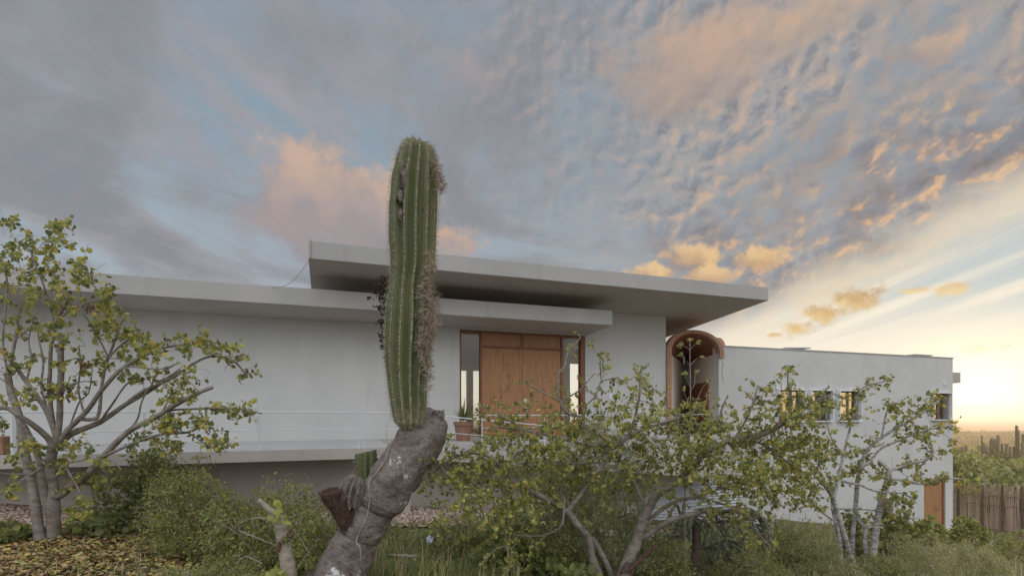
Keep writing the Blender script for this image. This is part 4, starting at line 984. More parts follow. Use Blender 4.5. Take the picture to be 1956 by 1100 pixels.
def ribbed(axis, rad, ribs, name, mat, parent, depth=0.20, per=8, sub=6, areole=True, spine=0.04, asp=0.022, phase=0.2, spn=3, cap=True, amat='areole'):
    w = catmull([Vector(a) for a in axis], sub); n = len(w)
    rr = []
    for i in range(n):
        f = i / (n - 1) * (len(rad) - 1); k = min(int(f), len(rad) - 2); t = f - k; t = t * t * (3 - 2 * t); rr.append(rad[k] + (rad[k + 1] - rad[k]) * t)
    mb = MB(); K = ribs * per; crest = [[] for _ in range(ribs)]
    t0 = (w[1] - w[0]).normalized(); u = Vector((1, 0, 0)) - t0 * t0.x; u.normalize()
    for i, p in enumerate(w):
        tt = (w[min(i + 1, n - 1)] - w[max(i - 1, 0)]).normalized(); u = (u - tt * u.dot(tt)).normalized(); v = tt.cross(u)
        for j in range(K):
            a = 2 * math.pi * j / K + phase; c = abs(math.cos(ribs * (a - phase) / 2 + 0.35 * mnoise.noise(Vector((j // per * 3.1, p.z * 1.2, 0)))))
            r = rr[i] * (1 - depth * (1 - c) ** 0.75 * 1.35) * (1 + 0.025 * mnoise.noise(p * 5 + Vector((math.cos(a), math.sin(a), 0)) * 1.5))
            mb.v.append(p + u * (r * math.cos(a)) + v * (r * math.sin(a)))
        for q in range(ribs):
            a = 2 * math.pi * q / ribs + phase; o = u * math.cos(a) + v * math.sin(a); crest[q].append((p + o * rr[i] * 0.995, o))
    mb.v = [tuple(x) for x in mb.v]
    mb.f = [(i * K + j, i * K + (j + 1) % K, (i + 1) * K + (j + 1) % K, (i + 1) * K + j) for i in range(n - 1) for j in range(K)]
    if cap: mb.f += [tuple(range(K - 1, -1, -1)), tuple(range((n - 1) * K, n * K))]
    mb.mi = [0] * len(mb.f)
    if areole:
        for cr_ in crest:
            acc = 0; 
            for (p, o), (q, o2) in zip(cr_, cr_[1:]):
                L_ = (q - p).length
                while acc < L_:
                    t = acc / max(L_, 1e-6); x = p.lerp(q, t); d = o.lerp(o2, t).normalized(); ax = (q - p).normalized(); sd_ = d.cross(ax)
                    r = 0.0075 * rnd.uniform(0.7, 1.4); h = 0.005
                    x2 = x + ax * rnd.uniform(-0.004, 0.004)
                    mb.add([x2 + ax * r * 1.3, x2 + sd_ * r, x2 - ax * r * 1.3, x2 - sd_ * r, x2 + d * h], [(0, 1, 4), (1, 2, 4), (2, 3, 4), (3, 0, 4)], 1)
                    for _ in range(spn):
                        e = x2 + (d + rvec() * 0.75).normalized() * spine * rnd.uniform(0.5, 1.4)
                        mb.tube([x2, e], [0.0017, 0.0005], 3, 2, cap=False)
                    acc += asp * rnd.uniform(0.8, 1.2)
                acc -= L_
    return mb.build(name, [mat, M[amat], M['spine']], parent, cb, smooth=True)
rnd.seed(21); random.seed(21)
prof = [(779, 821, 5), (780, 817, 17), (781, 806, 27), (781, 790, 31), (780, 765, 33.5), (778, 735, 36), (778, 690, 41), (780, 645, 43.5), (782, 600, 43), (783, 560, 39.5), (785, 535, 37.5), (788, 505, 41), (788, 450, 44), (789, 400, 44.5), (792, 350, 43), (795, 320, 39), (797, 294, 34), (798, 280, 29), (799, 274, 20)]
stem = ribbed([P(a, b, YC - 0.10) for a, b, r in prof], [pxr(r) for a, b, r in prof], 13, 'green_stem', M['cact'], cactus, sub=5)
# rough brown crown of old wool and spines on the tip
mb = MB()
for _ in range(420):
    a = rnd.uniform(0, 6.283); q = rnd.random() ** 0.6
    p = P(798, 276, YC) + Vector((math.cos(a) * q * pxr(30), math.sin(a) * q * pxr(30), -0.11 * q ** 2 + 0.0))
    e = p + (Vector((math.cos(a) * 0.5, math.sin(a) * 0.5, 0.7)) + rvec() * 0.8) * rnd.uniform(0.012, 0.032)
    mb.tube([p - Vector((0, 0, 0.01)), p.lerp(e, .5) + rvec() * 0.006, e], [0.007, 0.005, 0.001], 4, cap=False)
mb.build('tip_wool', pmat('dry_wool', (0.165, 0.12, 0.09), (0.30, 0.245, 0.20), 20, 0.95), cactus, cb)
# grey and dark scars
M['cork'] = pmat('scar_cork', (0.24, 0.20, 0.18), (0.16, 0.13, 0.12), 30, 0.95, 0.6); M['hole'] = pmat('scar_hole', (0.04, 0.03, 0.03), (0.09, 0.065, 0.06), 30, 0.95, 0.6)
def scar(px, py, rx, rz, dark):
    rx *= 1.25
    sm = MB()
    c = P(px, py, YC); y = YC - 0.10 - math.sqrt(max(pxr(41) ** 2 - (c.x - P(785, 0, YC).x) ** 2, 0.0)) - 0.012
    o = len(sm.v); k = 14; c = Vector((c.x, y, c.z)); 
    ring = [(c.x + pxr(rx) * math.cos(6.283 * i / k) * (1 + 0.35 * rnd.uniform(-1, 1)), y + 0.012, c.z + pxr(rz) * math.sin(6.283 * i / k) * (1 + 0.2 * rnd.uniform(-1, 1))) for i in range(k)]
    inn_ = [(c.x + (x - c.x) * 0.7, y - 0.006 - 0.012 * rnd.random(), c.z + (z - c.z) * 0.75) for x, _, z in ring]
    sm.add(ring + inn_ + [(c.x, y - 0.012, c.z)], [(i, (i + 1) % k, k + (i + 1) % k, k + i) for i in range(k)] + [(k + i, k + (i + 1) % k, 2 * k) for i in range(k)])
    sm.build('scar', M['hole' if dark else 'cork'], stem, cb)
for q in ((783, 362, 5, 26, 0), (782, 375, 4, 16, 1), (784, 350, 2.5, 8, 1), (774, 404, 4, 8, 1), (778, 400, 5, 12, 0), (778, 434, 3.5, 12, 0), (779, 436, 2.5, 6, 1), (819, 376, 4.5, 11, 1), (816, 420, 2, 3, 1)): scar(*q)
# woody trunk in stacked sections
def lumpy(axis, rad, name, k=72, sub=8, mat=None, parent=cactus, amp=0.05, capn=True, squash=1.0):
    w = catmull([Vector(a) for a in axis], sub); n = len(w); mb = MB()
    rr = []
    for i in range(n):
        f = i / (n - 1) * (len(rad) - 1); q = min(int(f), len(rad) - 2); rr.append(rad[q] + (rad[q + 1] - rad[q]) * (f - q))
    u = Vector((1, 0, 0))
    for i, p in enumerate(w):
        tt = (w[min(i + 1, n - 1)] - w[max(i - 1, 0)]).normalized(); u = (u - tt * u.dot(tt)).normalized(); v = tt.cross(u)
        for j in range(k):
            a = 2 * math.pi * j / k; d = u * math.cos(a) + v * (math.sin(a) * squash)
            q = p + d * rr[i]
            r = rr[i] * (1 + amp * 2.0 * mnoise.noise(q * 4.5) + amp * mnoise.noise(q * 13) + 0.5 * amp * mnoise.noise(q * 34) + 0.3 * amp * mnoise.noise(q * 75))
            mb.v.append(tuple(p + d * r))
    mb.f = [(i * k + j, i * k + (j + 1) % k, (i + 1) * k + (j + 1) % k, (i + 1) * k + j) for i in range(n - 1) for j in range(k)]
    c0, c1 = w[0], w[-1]
    mb.v += [tuple(c0), tuple(c1)]; b0 = n * k
    mb.f += [(b0, (j + 1) % k, j) for j in range(k)] + [(b0 + 1, (n - 1) * k + j, (n - 1) * k + (j + 1) % k) for j in range(k)]
    mb.mi = [0] * len(mb.f)
    return mb.build(name, mat or M['cbark'], parent, cb, smooth=True)
def seg(pts): return [P(a, b, YC + (d if d else 0)) for a, b, r, d in pts], [pxr(r * 0.90) for a, b, r, d in pts]
a_, r_ = seg([(834, 786, 10, .16), (830, 792, 28, .16), (824, 806, 40, .15), (812, 830, 46, .12), (797, 852, 48, .06), (778, 878, 49, .03), (756, 908, 50, 0), (738, 934, 50, 0), (724, 955, 47, 0), (716, 967, 40, 0), (714, 970, 22, 0)])
lumpy(a_, r_, 'trunk', sub=16, amp=0.075)
a_, r_ = seg([(714, 966, 30, 0.0), (711, 971, 43, 0), (703, 990, 44, 0), (694, 1010, 43, 0), (688, 1022, 40, 0), (684, 1029, 26, 0)])
lumpy(a_, r_, 'trunk', sub=16, amp=0.075)
a_, r_ = seg([(686, 1018, 30, 0.0), (683, 1026, 43, 0), (672, 1050, 49, 0), (654, 1085, 52, 0), (636, 1120, 55, 0), (618, 1160, 58, 0)])
lumpy(a_, r_, 'trunk', sub=16, amp=0.075)
rnd.seed(23); mb = MB()
for _ in range(26):
    a = rnd.uniform(0, 6.283); q = rnd.random() ** 0.5; c = P(833 + 16 * q * math.cos(a), 795 + 10 * q * math.sin(a), YC + 0.14 - 0.10 * rnd.random()); e = c + (Vector((0.35, -0.1, 0.8)) + rvec() * 0.6) * rnd.uniform(0.02, 0.055)
    mb.tube([c - Vector((0.01, 0, 0.04)), c, e], [0.03, rnd.uniform(0.018, 0.03), rnd.uniform(0.006, 0.016)], 6, jit=0.3)
mb.build('broken_top', M['cbark'], cactus, cb)
# collar under the green stem
a_, r_ = seg([(781, 816, 14, -0.08), (782, 820, 27, -0.07), (785, 828, 35, -0.04), (788, 840, 39, 0.0), (792, 858, 40, 0.05)])
lumpy(a_, r_, 'collar', sub=6)
a_, r_ = seg([(646, 1072, 20, -.22), (640, 1084, 34, -.22), (634, 1108, 38, -.22), (628, 1140, 38, -.2)])
lumpy(a_, r_, 'root_knob', sub=6)
# cut ribbed stump behind, dried ball and fibrous dead arm
rnd.seed(5)
ribbed([P(a, b, 5.42) for a, b in ((700, 960), (700, 930), (700, 900), (699, 870), (698, 863))], [pxr(16), pxr(19), pxr(20), pxr(21), pxr(20.5)], 8, 'cut_arm', M['cact2'], cactus, depth=0.2, spine=0.05, asp=0.05, amat='areold')
M['dried'] = pmat('dried_cactus', (0.20, 0.165, 0.14), (0.11, 0.085, 0.07), 16, 0.95, 0.5)
ribbed([P(a, b, 5.12) for a, b in ((672, 968), (671, 955), (674, 940), (678, 925), (681, 915), (683, 910))], [pxr(17), pxr(22), pxr(24), pxr(23), pxr(16), pxr(4)], 11, 'dried_arm', M['dried'], cactus, depth=0.3, spine=0.022, asp=0.03, spn=5, amat='areold')
fib = pmat('dead_fibre', (0.10, 0.055, 0.038), (0.045, 0.028, 0.022), 14, 0.95, 0.8, 50, (3, 3, 0.6))
a_, r_ = seg([(672, 1012, 8, -.12), (664, 996, 19, -.12), (654, 970, 26, -.12), (646, 948, 30, -.12), (643, 938, 31, -.12), (642, 934, 22, -.12)])
dead = lumpy(a_, r_, 'dead_arm', mat=fib, amp=0.13)
mb = MB()
for _ in range(500):
    a = rnd.uniform(0, 6.283); q = rnd.random() ** 0.5; c = P(642, 934, YC - 0.12) + Vector((math.cos(a) * q * pxr(30), math.sin(a) * q * pxr(30), rnd.uniform(-0.02, 0.015) - 0.05 * q * q))
    d = Vector((-math.sin(a), math.cos(a), 0)) * rnd.choice((-1, 1)); e = c + d * rnd.uniform(0.03, 0.09) + rvec() * 0.012
    mb.tube([c, c.lerp(e, 0.5) + Vector((0, 0, 0.012)), e], [0.002, 0.002, 0.0008], 3, cap=False)
for _ in range(700):
    f = rnd.random(); c = P(642 + 28 * f, 936 + 74 * f, YC - 0.12); a = rnd.uniform(0, 6.283); r = pxr(30 - 18 * f)
    c = c + Vector((math.cos(a) * r, math.sin(a) * r, 0)); e = c + Vector((math.cos(a) * 0.015, math.sin(a) * 0.015, rnd.uniform(-0.09, 0.03))) + rvec() * 0.012
    mb.tube([c, c.lerp(e, 0.5) + rvec() * 0.006, e], [0.0026, 0.0022, 0.0008], 3, cap=False)
mb.build('fibres', pmat('red_fibre', (0.11, 0.068, 0.048), (0.065, 0.04, 0.03), 20, 0.95), dead, cb)
# beard of grey air plant along the right side
rnd.seed(6)
mb = MB()
def beard(px, py, r, n, ln=0.055, yo=-0.27):
    px += 5
    for _ in range(int(n * 0.62)):
        d = rvec(); c = P(px, py, YC + yo) + d * pxr(r) * rnd.random() ** 0.5
        e = c + (d * 0.8 + rvec() * 0.9 + Vector((0.25, -0.3, -0.15))).normalized() * ln * rnd.uniform(0.5, 1.3)
        mb.tube([c, c.lerp(e, 0.5) + rvec() * 0.008, e], [0.0022, 0.0018, 0.0006], 3, cap=False)
for px, py, r, n in ((812, 545, 13, 260), (818, 568, 15, 320), (816, 590, 18, 420), (820, 612, 17, 420), (812, 630, 17, 400), (806, 650, 15, 360), (812, 640, 14, 260), (803, 668, 13, 300), (810, 685, 10, 220), (813, 700, 8, 160), (815, 720, 6, 90), (813, 740, 5, 60), (812, 525, 11, 200), (818, 508, 10, 160), (816, 488, 8, 110), (800, 560, 10, 140), (797, 605, 9, 120)):
    beard(px, py, r, n)
for px, py, r, n in ((824, 305, 8, 90), (829, 322, 9, 140), (834, 340, 9, 170), (838, 352, 8, 160), (836, 362, 7, 110), (822, 315, 9, 90), (815, 398, 9, 80), (811, 350, 7, 50)):
    beard(px, py, r, n, 0.045, -0.20)
mb.build('air_plant', M['airp'], cactus, cb)
# withered brown vine on the left side
rnd.seed(9); mb = MB()
for px, py, r, n in ((733, 545, 9, 60), (738, 538, 7, 40), (728, 560, 9, 50), (736, 572, 6, 30), (731, 590, 6, 26), (729, 615, 6, 30), (730, 640, 6, 30), (733, 660, 5, 26), (738, 680, 4, 22), (722, 585, 5, 10), (713, 552, 4, 8), (704, 567, 3, 5)):
    for _ in range(n):
        c = P(px + rnd.gauss(0, r * 0.6), py + rnd.gauss(0, r * 0.8), YC - 0.02 + rnd.uniform(-0.06, 0.06))
        mb.leaf(c, rvec() + Vector((0, 0, -0.7)), rvec(), rnd.uniform(0.018, 0.042), rnd.uniform(0.012, 0.025), 0, 0.7)
for pts in (((742, 536), (725, 528), (715, 533), (716, 548)), ((740, 545), (722, 552), (706, 556), (690, 556)), ((738, 535), (730, 560), (733, 600), (730, 640), (738, 690))):
    mb.tube(catmull([P(a, b, YC - 0.05) for a, b in pts], 4), 0.003, 4)
mb.build('withered_vine', pmat('withered_leaf', (0.085, 0.05, 0.045), (0.045, 0.03, 0.03), 20, 0.9), cactus, cb)
# pale vine stem running down the trunk
mb = MB(); vp = [(752, 838), (742, 858), (736, 878), (722, 898), (709, 914), (704, 926), (706, 944), (705, 962), (702, 980), (694, 1000), (684, 1022), (681, 1034), (688, 1048), (689, 1068), (693, 1084), (699, 1102)]
def onfront(a, b):
    ax = [(830, 792, 28), (812, 830, 46), (797, 852, 48), (778, 878, 49), (756, 908, 50), (738, 934, 50), (716, 967, 43), (703, 990, 44), (684, 1022, 42), (672, 1050, 49), (654, 1085, 52), (636, 1120, 55)]
    best = min(((a - (p[0] + (q[0] - p[0]) * t)) ** 2 + (b - (p[1] + (q[1] - p[1]) * t)) ** 2, p[2] + (q[2] - p[2]) * t) for p, q in zip(ax, ax[1:]) for t in (0, .25, .5, .75))
    return P(a, b, YC - 0.012 - pxr(math.sqrt(max(best[1] ** 2 - best[0], 9.0))))
mb.tube(catmull([onfront(a, b) for a, b in vp], 4), 0.0055, 5, jit=0.15)
mb.tube(catmull([P(a, b, YC - 0.15) for a, b in ((747, 782), (744, 800), (738, 818), (739, 835), (742, 858))], 3), 0.0025, 4)
mb.build('vine_stem', M['dry'], cactus, cb)
# ---------------------------------------------------------------- shrubs
SH = ('Ld', 'Ls', 'Lg', 'Ly')
shrub('leafy_shrub', 'wide small-leaved green shrub full of dry twigs, left of the cactus trunk', 'shrub', 515, 5.9, 0.72, 1.05, 0.036, (3, 6, 4, 0.8), SH, ry=0.7, nst=30, ntw=900, lpt=11, bare=110, seed=2, asp=0.55)
shrub('leafy_shrub', 'bushy small-leaved shrub between the leafy left tree and the cut sapling', 'shrub', 385, 6.2, 0.62, 1.08, 0.036, (3, 6, 4, 0.9), SH, ry=0.7, nst=30, ntw=860, lpt=11, bare=90, seed=3, asp=0.55)
shrub('leafy_shrub', 'low green shrub spilling over the yellow leaf litter at the bottom edge', 'shrub', 395, 4.75, 0.60, 0.42, 0.030, (3, 6, 3, 0.6), SH, ry=0.5, nst=24, ntw=520, lpt=11, bare=60, seed=4, asp=0.55)
shrub('dark_shrub', 'dark broad-leaved shrub against the plinth wall under the terrace edge', 'shrub', 290, 7.2, 0.66, 1.25, 0.062, (7, 4, 1, 0.2), SH, ry=0.6, nst=24, ntw=420, lpt=8, bare=40, seed=5, round_=False, asp=0.55)
shrub('seedling_plant', 'low dark seedlings with broad leaves beside the foot of the leafy left tree', 'plant', 190, 6.6, 0.45, 0.30, 0.075, (7, 4, 1, 0.2), SH, nst=10, ntw=46, lpt=6, seed=6, round_=True, asp=0.9)
shrub('seedling_plant', 'small green plant on the gravel edge at the far left', 'plant', 10, 6.2, 0.35, 0.26, 0.07, (5, 4, 1, 0.4), SH, nst=8, ntw=40, lpt=6, seed=7, round_=True, asp=0.9)
shrub('leafy_shrub', 'sparse twiggy shrub below the dead arm of the cactus', 'shrub', 590, 5.35, 0.34, 0.85, 0.040, (2, 6, 4, 1), SH, nst=18, ntw=280, lpt=9, bare=40, seed=8, asp=0.6)
shrub('leafy_shrub', 'bright green low shrub at the bottom edge under the cut sapling', 'shrub', 470, 4.45, 0.55, 0.36, 0.030, (2, 5, 5, 0.6), SH, ry=0.4, nst=16, ntw=260, lpt=10, bare=70, seed=9, asp=0.6)
for k, (px, Y, rx, h, lab) in enumerate(((880, 6.9, 0.55, 0.62, 'twiggy green shrub right of the spotlight'), (960, 7.3, 0.6, 0.8, 'twiggy shrub under the hanging branch of the spreading tree'), (1070, 6.7, 0.5, 0.62, 'dense low shrub between the two trunks of the spreading tree'), (1270, 6.9, 0.5, 0.62, 'dense low shrub right of the leaning trunk'), (1395, 8.6, 0.7, 0.75, 'low scrub behind the dark drooping cactus tree'), (1490, 9.3, 0.6, 0.9, 'twiggy scrub left of the whitish stems'), (680, 7.6, 0.6, 0.3, 'low patch of green scrub behind the cactus trunk'), (1690, 8.9, 0.6, 0.55, 'low scrub at the bottom edge right of the whitish stems'))):
    shrub('leafy_shrub', lab, 'shrub', px, Y, rx, h, 0.040, (4, 6, 3, 0.6), SH, ry=0.45, nst=20, ntw=380, lpt=10, bare=60, seed=110 + k, asp=0.5)
WL = ('Ld', 'Lw', 'Lg', 'Lp')
shrub('willowy_shrub', 'tall feathery narrow-leaved shrub growing through the middle of the spreading tree', 'shrub', 1160, 7.2, 1.05, 1.95, 0.075, (1, 6, 3, 3), WL, ry=0.7, nst=40, ntw=1500, lpt=11, bare=60, seed=10, asp=0.16, round_=None, droop=0.1)
shrub('willowy_shrub', 'upright narrow-leaved shrub behind the leaning trunk, below the landing railing', 'shrub', 1050, 7.5, 0.85, 1.6, 0.068, (2, 7, 3, 2), WL, ry=0.6, nst=30, ntw=950, lpt=11, bare=30, seed=12, asp=0.18, round_=None)
shrub('broadleaf_weed', 'dark green broad-leaved weeds under the spreading tree, right of the spotlight', 'plant', 1000, 6.35, 0.62, 0.52, 0.080, (7, 5, 2, 0.3), SH, ry=0.5, nst=26, ntw=210, lpt=7, seed=13, round_=True, asp=0.75)
shrub('broadleaf_weed', 'dark leafy weeds at the foot of the leaning trunk', 'plant', 1095, 5.75, 0.40, 0.36, 0.085, (7, 5, 2, 0.3), SH, ry=0.4, nst=16, ntw=110, lpt=7, seed=14, round_=True, asp=0.75)
shrub('leafy_shrub', 'feathery green shrub low between the dark cactus tree and the slender tree', 'shrub', 1545, 8.9, 0.60, 0.85, 0.05, (5, 6, 2, 0.6), SH, ry=0.5, nst=20, ntw=360, lpt=10, seed=15, asp=0.3)
shrub('leafy_shrub', 'low green shrub in front of the dark drooping cactus tree', 'shrub', 1425, 7.6, 0.62, 0.42, 0.045, (5, 6, 2, 0.6), SH, ry=0.5, nst=18, ntw=300, lpt=10, seed=16, asp=0.35)
BR = ('Ls', 'Lg', 'Lp', 'seed')
shrub('seeding_shrub', 'pale bushy shrub with brown seed heads right of the slender whitish stems', 'shrub', 1760, 9.9, 0.75, 0.95, 0.040, (4, 4, 4, 3), BR, ry=0.6, nst=26, ntw=560, lpt=11, seed=17, asp=0.3, bare=60)
shrub('seeding_shrub', 'greyish bushy shrub at the right along the bottom edge near the sandy grass', 'shrub', 1868, 11.2, 0.70, 0.85, 0.042, (4, 4, 4, 2), BR, ry=0.6, nst=24, ntw=480, lpt=11, seed=18, asp=0.35, bare=30)
shrub('seeding_shrub', 'dull green bush directly in front of the slender whitish stems', 'shrub', 1610, 8.6, 0.52, 0.50, 0.036, (4, 5, 3, 2), BR, ry=0.4, nst=18, ntw=300, lpt=10, seed=19, asp=0.3, bare=30)
shrub('leafy_shrub', 'bright broad-leaved bush beside the lower brown door', 'shrub', 1768, 15.2, 0.48, 0.85, 0.11, (1, 5, 5, 1), SH, ry=0.5, nst=16, ntw=120, lpt=8, seed=20, round_=True, asp=0.8)
shrub('leafy_shrub', 'light green bush past the house corner in front of the stick fence', 'shrub', 1850, 16.5, 0.65, 0.85, 0.11, (1, 5, 5, 1), SH, ry=0.6, nst=16, ntw=150, lpt=8, seed=21, round_=True, asp=0.7)
shrub('leafy_shrub', 'small leafy sapling in front of the white side block wall, right of the whitish stems', 'shrub', 1705, 11.8, 0.45, 1.45, 0.11, (3, 6, 2, 0.5), SH, ry=0.4, nst=12, ntw=90, lpt=6, seed=22, round_=True, asp=0.7)
shrub('leafy_shrub', 'dark green upright bush between the whitish stems of the slender tree', 'shrub', 1630, 11.0, 0.30, 1.25, 0.09, (6, 5, 1, 0.3), SH, nst=10, ntw=90, lpt=7, seed=23, round_=True, asp=0.6)
shrub('leafy_shrub', 'thin pale shrub growing against the stick fence on the far right', 'shrub', 1935, 15.0, 0.9, 0.9, 0.07, (1, 5, 5, 1), SH, ry=0.5, nst=14, ntw=200, lpt=8, seed=24, asp=0.5)
# slender sapling with opposite side shoots in front of the arch
rnd.seed(31); YS = 7.0
sb_ = P(1312, 1040, YS); sb_.z = g(sb_.x, sb_.y); sap = thing('sapling', 'slender pale sapling with opposite side shoots standing up in front of the brown arch', 'sapling', sb_)
tk = MB(); lf_ = MB()
main = catmull([sb_ - Vector((0, 0, 0.05)), P(1308, 950, YS), P(1316, 850, YS), P(1319, 760, YS), P(1318, 700, YS), P(1318, 656, YS)], 5)
tk.tube(main, [0.012 - 0.0095 * i / (len(main) - 1) for i in range(len(main))], 6)
for (x0, y0, x1, y1) in ((1318, 700, 1302, 680), (1318, 698, 1338, 682), (1318, 668, 1304, 660), (1318, 668, 1332, 655), (1318, 662, 1318, 650), (1318, 740, 1309, 715), (1318, 745, 1330, 712), (1319, 775, 1352, 730), (1318, 790, 1306, 745), (1319, 810, 1355, 760), (1317, 830, 1296, 790), (1318, 722, 1310, 716)):
    p, q = P(x0, y0, YS), P(x1, y1, YS + rnd.uniform(-0.12, 0.12)); pts = twig_curve(p, q, 0.08); tk.tube(pts, [0.004, 0.0036, 0.003, 0.0026, 0.002, 0.0015], 4, cap=False)
    for _ in range(9): lf_.leaf(q + rvec() * 0.02, (q - p).normalized() + rvec() * 0.8, rvec() + Vector((0, -0.4, 0.6)), rnd.uniform(0.035, 0.07), rnd.uniform(0.02, 0.032), pick((2, 5, 2)), 0.25, False)
tk.build('stem', M['dry'], sap, sb_); lf_.build('leaves', [M['Lg'], M['Lp'], M['Ly']], sap, sb_, smooth=True)
# cut sapling stump left of the cactus
rnd.seed(33); random.seed(33); YT = 4.55
cb2 = P(556, 1130, YT); cb2.z = g(cb2.x, cb2.y); ct = thing('cut_sapling', 'pale cut-back sapling with sawn branch ends left of the cactus', 'tree stump', cb2)
mb = MB(); w = catmull([cb2 - Vector((0, 0, 0.1)), P(552, 1100, YT), P(546, 1060, YT), P(539, 1024, YT), P(535, 1005, YT), P(531, 985, YT)], 5)
mb.tube(w, [0.070 - 0.030 * i / (len(w) - 1) for i in range(len(w))], 14, jit=0.06)
w = catmull([P(534, 1000, YT), P(528, 984, YT - 0.03), P(512, 970, YT - 0.06), P(493, 954, YT - 0.08)], 4); mb.tube(w, [0.034 - 0.014 * i / (len(w) - 1) for i in range(len(w))], 10, jit=0.05)
w = [P(545, 1030, YT - 0.04), P(552, 1024, YT - 0.09), P(554, 1020, YT - 0.11)]; mb.tube(w, [0.035, 0.030, 0.028], 10)
mb.build('trunk', pmat('sapling_bark', (0.36, 0.32, 0.26), (0.22, 0.185, 0.145), 9, 0.9, 0.6, 40, (1, 1, 2.6)), ct, cb2, smooth=True)
mb = MB(); c = P(554, 1020, YT - 0.115); mb.tube([c, c + Vector((0.004, -0.012, 0.004))], [0.033, 0.024], 10, jit=0.15)
mb.build('cut_end', M['cutwood'], ct, cb2); mb = MB(); c = P(532, 1046, YT - 0.06); mb.tube([c + Vector((0.01, 0, 0.05)), c, c + Vector((-0.02, -0.01, -0.05))], [0.012, 0.02, 0.010], 7, jit=0.2)
mb.build('torn_bark', M['cutwood'], ct, cb2)
mb = MB()
for px, py in ((532, 972), (525, 985), (540, 985), (538, 1000), (530, 965), (528, 1085), (538, 1095), (520, 1092), (545, 1092), (536, 1030)):
    for _ in range(2): mb.leaf(P(px, py, YT - 0.1) + rvec() * 0.03, rvec() + Vector((0, -0.5, -0.3)), Vector((0, -1, 0.6)) + rvec() * 0.5, rnd.uniform(0.05, 0.085), rnd.uniform(0.045, 0.075), pick((4, 3)), 0.2)
mb.build('leaves', [M['Lg'], M['Ly']], ct, cb2, smooth=True)
mb = MB()
for pts in (((536, 1000), (515, 990), (480, 989), (455, 1000)), ((536, 1045), (500, 1030), (470, 1018), (455, 1012)), ((560, 1010), (575, 1030), (590, 1055)), ((600, 1040), (585, 1060), (565, 1090), (556, 1110)), ((500, 1075), (470, 1062), (452, 1075))):
    mb.tube(catmull([P(a, b, YT + 0.12) for a, b in pts], 4), 0.004, 4)
mb.build('side_shoots', M['dry'], ct, cb2)
# dark drooping cactus tree (chains of short joints)
rnd.seed(35); random.seed(35); YK = 7.9
kb_ = P(1326, 1110, YK); kb_.z = g(kb_.x, kb_.y); kt = thing('drooping_cactus', 'dark-trunked cactus tree with drooping chains of grey-green joints right of the leaning trunk', 'cactus', kb_)
mb = MB()
mb.tube(catmull([kb_ - Vector((0, 0, .1)), P(1324, 1080, YK), P(1330, 1045, YK), P(1331, 1015, YK), P(1333, 990, YK)], 4), [0.075 - 0.03 * i / 16 for i in range(17)], 10, jit=0.12)
arms = []
for pts in (((1331, 1045), (1350, 1046), (1380, 1044), (1410, 1040)), ((1332, 1015), (1355, 1000), (1390, 995), (1430, 1005)), ((1331, 1030), (1305, 1020), (1285, 1022), (1270, 1035)), ((1333, 995), (1320, 985), (1300, 982)), ((1333, 1000), (1360, 985), (1400, 975), (1440, 985), (1470, 1005))):
    w = catmull([P(a, b, YK + rnd.uniform(-0.35, 0.25) * (i > 0)) for i, (a, b) in enumerate(pts)], 4); mb.tube(w, [0.034 - 0.014 * i / (len(w) - 1) for i in range(len(w))], 8, jit=0.15); arms.append(w)
mb.build('trunk', M['barkd'], kt, kb_, smooth=True)
M['joint'] = pmat('cactus_joint', (0.10, 0.12, 0.07), (0.165, 0.18, 0.115), 14, 0.85, 0.7, 60)
mb = MB(); sp_ = MB()
def joint(a, b, r):
    n = 6; pts = [a.lerp(b, i / n) for i in range(n + 1)]; mb.tube(pts, [r * f for f in (0.45, 0.85, 1.0, 0.97, 0.95, 0.8, 0.35)], 8, jit=0.10)
    for _ in range(16):
        c = a.lerp(b, rnd.random()); d = rvec(); c = c + d * r * 0.85; sp_.tube([c, c + d * 0.03], [0.0012, 0.0005], 3, cap=False)
for w in arms:
    for _ in range(24):
        p = w[rnd.randrange(len(w) // 3, len(w))].copy(); d = (rvec() * 0.8 + Vector((0, -0.1, 0.15))).normalized()
        for k in range(rnd.randint(3, 6)):
            d = (d + Vector((0, 0, -0.42)) + rvec() * 0.30).normalized(); q = p + d * rnd.uniform(0.07, 0.12)
            joint(p, q, rnd.uniform(0.016, 0.024)); p = q
mb.build('joints', M['joint'], kt, kb_, smooth=True); sp_.build('spines', M['spine'], kt, kb_)
